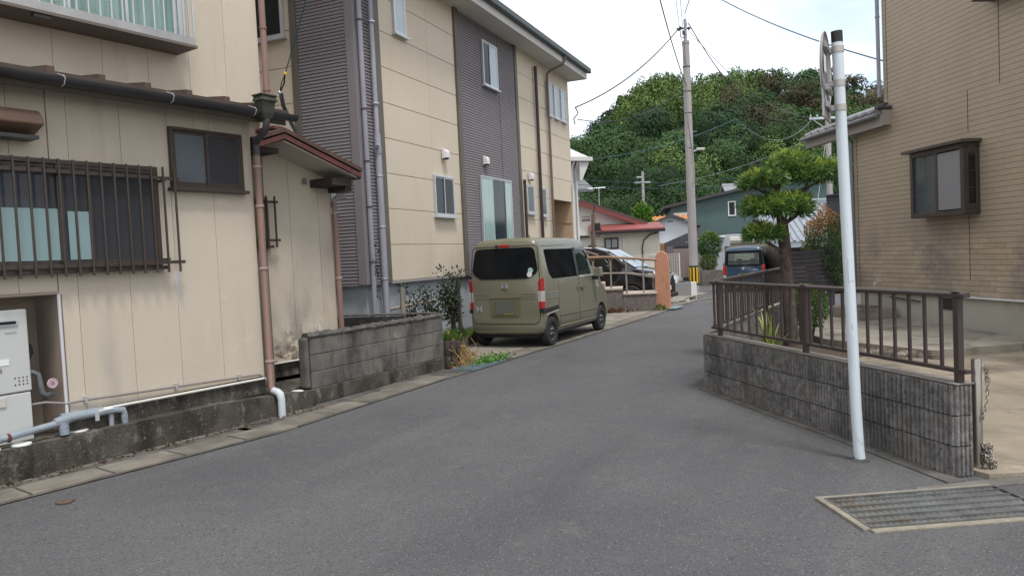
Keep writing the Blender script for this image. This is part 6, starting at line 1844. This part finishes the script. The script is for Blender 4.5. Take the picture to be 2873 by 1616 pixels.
WF = mat('white_window_frame', (.72, .72, .68), rough=.5)
window(hgn, (.16, .0, 3.30), 1.38, 1.05, WF, [(0, .5, PANE_DARK, 0), (.5, 1, PANE_DARK, 0)], fw=.10, sill=False, stile=.08)
window(hgn, (3.72, .0, 3.95), .50, .98, WF, [(0, 1, PANE_NAVY, 0)], fw=.07, sill=False, stile=.0)
# ------------------------------------------------------------------ grey garage with shutter behind the blue van
ga = thing('grey_garage', 'pale grey garage with a ribbed cream roller shutter behind the blue van', 'garage', (11.3, 41.0, -.3), R(-2))
PG = mat('pale_grey_render', (.40, .43, .46), (.37, .40, .43), scale=2, rough=.8)
MB().box(-.28, .50, -.2, 3, .45, 2.45).box(.5, .85, -.1, 3, 1.95, 2.6).box(.85, 3.1, .3, 3, 2.15, 2.62).build('wall', PG, ga)
MB().box(-.28, .50, -.22, 3, 0, .45).build('wall_base', CONC, ga)
MB().box(-.42, .55, -.35, 3.1, 2.452, 2.52).build('roof_slab', WHITE, ga)
MB().prism([(.25, 2.05), (.18, 2.10), (.12, 2.25), (.16, 2.42), (.3, 2.46)], .52, 3.1, 'x').build('shutter_box', mat('shutter_case', (.52, .50, .44), rough=.6), ga)
shm = mat('shutter_cream', (.50, .47, .40), (.46, .43, .37), scale=4, rough=.6)
sh0 = None
for k in range(22):
    if sh0 is None:
        sh0 = MB().prism([(.34, .0), (.31, .045), (.34, .09)], .52, 3.05, 'x').build('shutter_slat', shm, ga)
    else:
        copy_piece(sh0, ga, (0, 0, k * .092))
MB().box(3.05, 3.2, .1, .5, 0, 2.4).build('shutter_jamb', BROWN, ga)
gt2 = MB().box(0, 1.1, 0, .06, 0, 1.75).build('gate', mat('gate_taupe', (.11, .095, .092), rough=.6), None, bevel=.01)
gt2.location = (14.6, 41.0, -.3)
tag(gt2, 'dark taupe panel gate beside the roller shutter', 'gate')
bush('ball_tree', 'round clipped green tree beside the grey garage', (10.4, 38.6, 1.72), (.60, .6, .72), 2600, lambda P: vary((.055, .12, .028), len(P), .3) + np.clip(P[:, 2:3] - .2, 0, 1) * np.array([[.06, .08, .0]]), .11, 'tree')
bush('clipped_hedge', 'low clipped yellow-green hedge on a stone kerb by the garage', (10.15, 38.0, .83), (.42, .5, .42), 1600, lambda P: vary((.10, .14, .035), len(P), .35), .09)
hkb = MB().box(-.55, .55, -.55, .55, 0, .78).build('hedge_kerb', mat('kerb_stone', (.19, .165, .15), (.12, .105, .095), scale=7, rough=.95, bump=1, bscale=20), None, bevel=.02)
hkb.location = (10.2, 38.05, -.3)
tag(hkb, 'low rough stone planter below the clipped hedge', 'planter')
# ------------------------------------------------------------------ tiled house behind the tree
ht = thing('blue_tile_house', 'low house with pale blue-grey tiled roof behind the pruned tree', 'house', (11.2, 30.0, -.2), R(-6))
BT = mat('blue_grey_tile', (.27, .30, .335), (.20, .23, .26), scale=10, rough=.4, spec=.5)
MB().box(.0, 7, 1.0, 6, 0, 1.75).build('wall', mat('brown_timber_wall', (.19, .15, .125), (.13, .105, .09), scale=3, rough=.8, stretch=(4, 4, .3)), ht)
MB().prism([(.2, 1.78), (3.6, 3.45), (3.6, 3.55), (.2, 1.90)], -.5, 7.4, 'x').build('roof', BT, ht)
rl0 = None
for k in range(30):
    if rl0 is None:
        rl0 = MB().tube([(-.4, .2, 1.90), (-.4, 3.6, 3.56)], .075, 6).build('roof_tile_roll', BT, ht, smooth=True)
    else:
        copy_piece(rl0, ht, (k * .26, 0, 0))
MB().box(-.5, 7.4, 3.45, 3.75, 3.5, 3.78).build('roof_ridge', BT, ht, bevel=.05)
MB().box(-.5, 7.4, .05, .19, 1.66, 1.80).build('eave_board', mat('pale_blue_gutter', (.42, .48, .52), rough=.5), ht)
for k in range(4):
    MB().box(.4 + k * 1.1, 1.2 + k * 1.1, .96, .999, .4, 1.5).build('window', PANE_DARK, ht)
MB().box(-.2, 3, .2, .24, .0, .85).build('veranda_screen', mat('slat_brown', (.15, .11, .09), rough=.7), ht)
db = thing('charcoal_house', 'dark charcoal house corner between tree and sign pole', 'house', (10.72, 25.0, 0), R(-24))
MB().box(.0, 2.2, 0, 4, 0, 3.15).build('wall', mat('charcoal_wall', (.042, .045, .052), rough=.7), db)
MB().prism([(-.0, 3.15), (2.3, 3.15), (2.3, 3.32), (.0, 3.2)], -.05, 4.1, 'y').build('roof', mat('charcoal_trim', (.03, .032, .036), rough=.6), db)
hs2 = thing('hillside_house', 'faint grey-brown house cluster on the slope behind the tiled roof', 'house', (20.5, 60, 2.5), R(-8))
MB().box(-2.5, 1.8, 0, 4, 0, 3.2).build('wall', mat('far_wall', (.24, .22, .21), (.17, .16, .16), scale=2, rough=.9), hs2)
MB().prism([(-.4, 3.2), (2, 4.2), (4.4, 3.2), (4.4, 3.35), (2, 4.4), (-.4, 3.35)], -2.8, 2.1, 'x').build('roof', mat('far_tile', (.2, .2, .21), rough=.7), hs2)
for k in range(3):
    MB().box(-2.0 + k * 1.2, -1.3 + k * 1.2, -.03, .0, 1.6, 2.5).build('window', mat('far_window', (.3, .17, .07), rough=.4) if k == 1 else PANE_DARK, hs2)

# far poles
p2 = thing('far_utility_pole', 'slim far utility pole with cross arm in front of the wood', 'utility pole', (13.6, 75, 0))
MB().tube([(0, 0, 0), (.12, 0, 9.6)], [.18, .13], 10).build('pole_shaft', PC, p2, smooth=True)
MB().box(-.75, .85, -.06, .06, 8.45, 8.57).box(-.5, .2, -.06, .06, 9.0, 9.1).build('cross_arm', SILVER, p2)
MB().box(-.45, -.05, -.1, .1, 6.2, 6.3).build('street_light', WHITE, p2)
p3 = thing('right_utility_pole', 'utility pole with lattice cross arm behind the right eave', 'utility pole', (17.35, 40, -.3))
MB().tube([(0, 0, 0), (.0, 0, 8.9)], [.17, .13], 10).build('pole_shaft', PC, p3, smooth=True)
MB().box(-.95, .4, -.05, .05, 8.50, 8.62).tube([(-.8, 0, 8.5), (0, 0, 7.9)], .03, 6).build('cross_arm', SILVER, p3)
for k in range(4):
    MB().lathe([(.02, 0), (.05, .06), (.02, .16)], 8, (-.9 + k * .35, 0, 8.62)).build('insulator', mat('glass_green', (.3, .45, .42), rough=.3), p3)
MB().tube([(-.1, 0, 7.6), (-.6, .2, 4.0)], .012, 5).build('guy_wire', WHITE, p3)

# ------------------------------------------------------------------ wooded hill
HX = np.array([-60, -20, 3, 18, 25, 31.5, 36, 42, 52, 62, 73, 87, 93, 100, 120, 160, 220], float)
HZ = np.array([8, 20, 27, 33, 37.5, 43.6, 47.2, 49.3, 49.4, 49.4, 50.0, 48.6, 45.8, 41.5, 33, 24, 12], float) - 7.6
def hill_h(x, y):
    """height of the hill ground; x is measured on the ridge at 200 m"""
    f = np.clip((y - 72) / 128, 0, 1.0)
    xr = x * 200 / np.maximum(y, 40)
    base = np.interp(xr * .6 + x * .4, HX, HZ)
    s_ = f ** 1.15
    back = np.where(y > 200, 1 - ((y - 200) / 130) ** 2, 1)
    bumps = 2.2 * np.sin(x * .13 + y * .05) * np.sin(y * .11 - x * .04) + 1.6 * np.sin(x * .27 + 1.3) * np.sin(y * .19)
    return np.maximum(base * s_ * np.maximum(back, 0) + bumps * np.clip(f * 2, 0, 1) * (1 - np.clip((f - .75) * 4, 0, 1) * .8) - .4, -.4)
gx = np.linspace(-70, 230, 101)
gy = np.linspace(66, 330, 89)
XX, YY = np.meshgrid(gx, gy)
ZZ = hill_h(XX, YY)
V = np.stack([XX.ravel(), YY.ravel(), ZZ.ravel()], 1)
nX = len(gx)
I = np.arange((len(gy) - 1) * (nX - 1))
i0 = (I // (nX - 1)) * nX + I % (nX - 1)
F = np.stack([i0, i0 + 1, i0 + nX + 1, i0 + nX], 1)
ho_ = npmesh('hill', V, F, mat('hill_floor', (.018, .03, .012), (.03, .045, .018), scale=.2, rough=.95))
struct(ho_)
def crown_proto(n, kind):
    """points and outward directions on a crown made of many small rounded clumps"""
    if kind == 'bamboo':
        P, D = shell(n, (0, 0, .55), (.30, .30, .60), .35)
        D = D + np.array([0, 0, .5])
    else:
        m_ = 12
        cd_ = unit(rng.normal(size=(m_, 3)) + np.array([0, 0, .45]))
        cc = cd_ * np.array([.33, .33, .27]) * (.8 + .35 * rng.random((m_, 1))) + np.array([0, 0, .40])
        cr = .15 + .11 * rng.random(m_)
        i_ = rng.integers(0, m_, n)
        D = unit(rng.normal(size=(n, 3)) + np.array([0, 0, .2]))
        P = cc[i_] + D * (cr[i_] * (.82 + .25 * rng.random(n)))[:, None]
        D = unit(D + cd_[i_] * .5)
    return P, D
protos = {k: [crown_proto(n, k) for _ in range(6)] for k, n in (('leafy', 5200), ('bamboo', 2300))}
parts = []
ux = rng.uniform(-25, 128, 2600)
uy = rng.uniform(74, 206, 2600)
order = []
cellsz = {}
for x, y in zip(ux, uy):
    ang = x / y
    if ang < -.02 or ang > .66:
        continue
    sp = 5.8
    key = (int(x // sp), int(y // sp))
    if key in cellsz:
        continue
    cellsz[key] = 1
    order.append((x, y))
def plumes(lst):
    for (x, y) in lst:
        yield x, y
        if y > 148 and .15 < x / y < .35:                  # bamboo grows in dense groves
            for _ in range(3):
                yield x + random.uniform(-2.8, 2.8), y + random.uniform(-2.8, 2.8)
for (x, y) in plumes(order):
    z = float(hill_h(np.array(x), np.array(y)))
    if z < -.2 and y > 90:
        continue
    xr = x / y
    f = (y - 72) / 128
    nzv = math.sin(x * .09 + 2) + math.sin(y * .07 + x * .05)
    grove = y > 148 and .15 < xr < .35
    bam = grove and (nzv > -1.0 or random.random() < .45)
    if bam:
        kind, size = 'bamboo', random.uniform(4.8, 6.6)
        base = (.122, .182, .058) if random.random() < .75 else (.085, .14, .045)
    elif grove and random.random() < .7:
        continue
    else:
        kind, size = 'leafy', random.choice((random.uniform(4.5, 7), random.uniform(7, 9.5), random.uniform(9, 12.5)))
        if f > .72:
            size *= .82
        r_ = random.random()
        if xr > .30 and f > .45 and r_ < .36:
            base = (.080, .074, .044)
        elif r_ < .16:
            base = (.105, .16, .046)
        elif r_ < .40:
            base = (.032, .060, .030)
        else:
            base = (.050, .092, .036)
    P, D = protos[kind][random.randrange(6)]
    a = random.uniform(0, 6.28)
    ca, sa = math.cos(a), math.sin(a)
    Rz = np.array([[ca, -sa, 0], [sa, ca, 0], [0, 0, 1]])
    kn = int(len(P) * min(1.0, max(.22, (92.0 / y) ** 2.0) * (size / 8.5) ** 1.5))
    P, D = P[:kn], D[:kn] @ Rz.T
    sc_ = np.array([size, size, size * random.uniform(.85, 1.15)])
    Pw = (P * sc_) @ Rz.T + np.array([x, y, z + (random.uniform(-.8, 2.2) if f < .8 else .5)])
    vis = (D[:, 1] < .55) & (D[:, 2] > -.75)             # the wood's far side faces away from the lane
    Pw, D = Pw[vis], D[vis]
    n = len(Pw)
    px = y / 740.0
    tint = vary(np.array(base) * random.uniform(.62, 1.35) * .92, n, .09, .04)
    N_ = unit(D + rng.normal(size=D.shape) * (.24 if kind == 'leafy' else .6))
    t1 = unit(np.cross(N_, rng.normal(size=N_.shape)))
    t2 = np.cross(N_, t1)
    sz = ((1.15 + 1.1 * rng.random((n, 1))) * px)
    if kind == 'bamboo':
        t1 = unit(t1 + np.array([0, 0, 1.2]))
    V3 = np.stack([Pw - t1 * sz * .6 - t2 * sz * .45, Pw + t2 * sz * .6, Pw + t1 * sz * .9 - t2 * sz * .1], 1).reshape(-1, 3)
    parts.append((V3, np.arange(3 * n).reshape(n, 3), np.repeat(tint, 3, 0)))
V, F, T = merge(parts)
fo = npmesh('hill_forest', V, F, FOREST, None, T)
tag(fo, 'dense mixed green wood covering the hill', 'forest', None, 'stuff')
print('forest crowns', len(parts), 'quads', len(F))
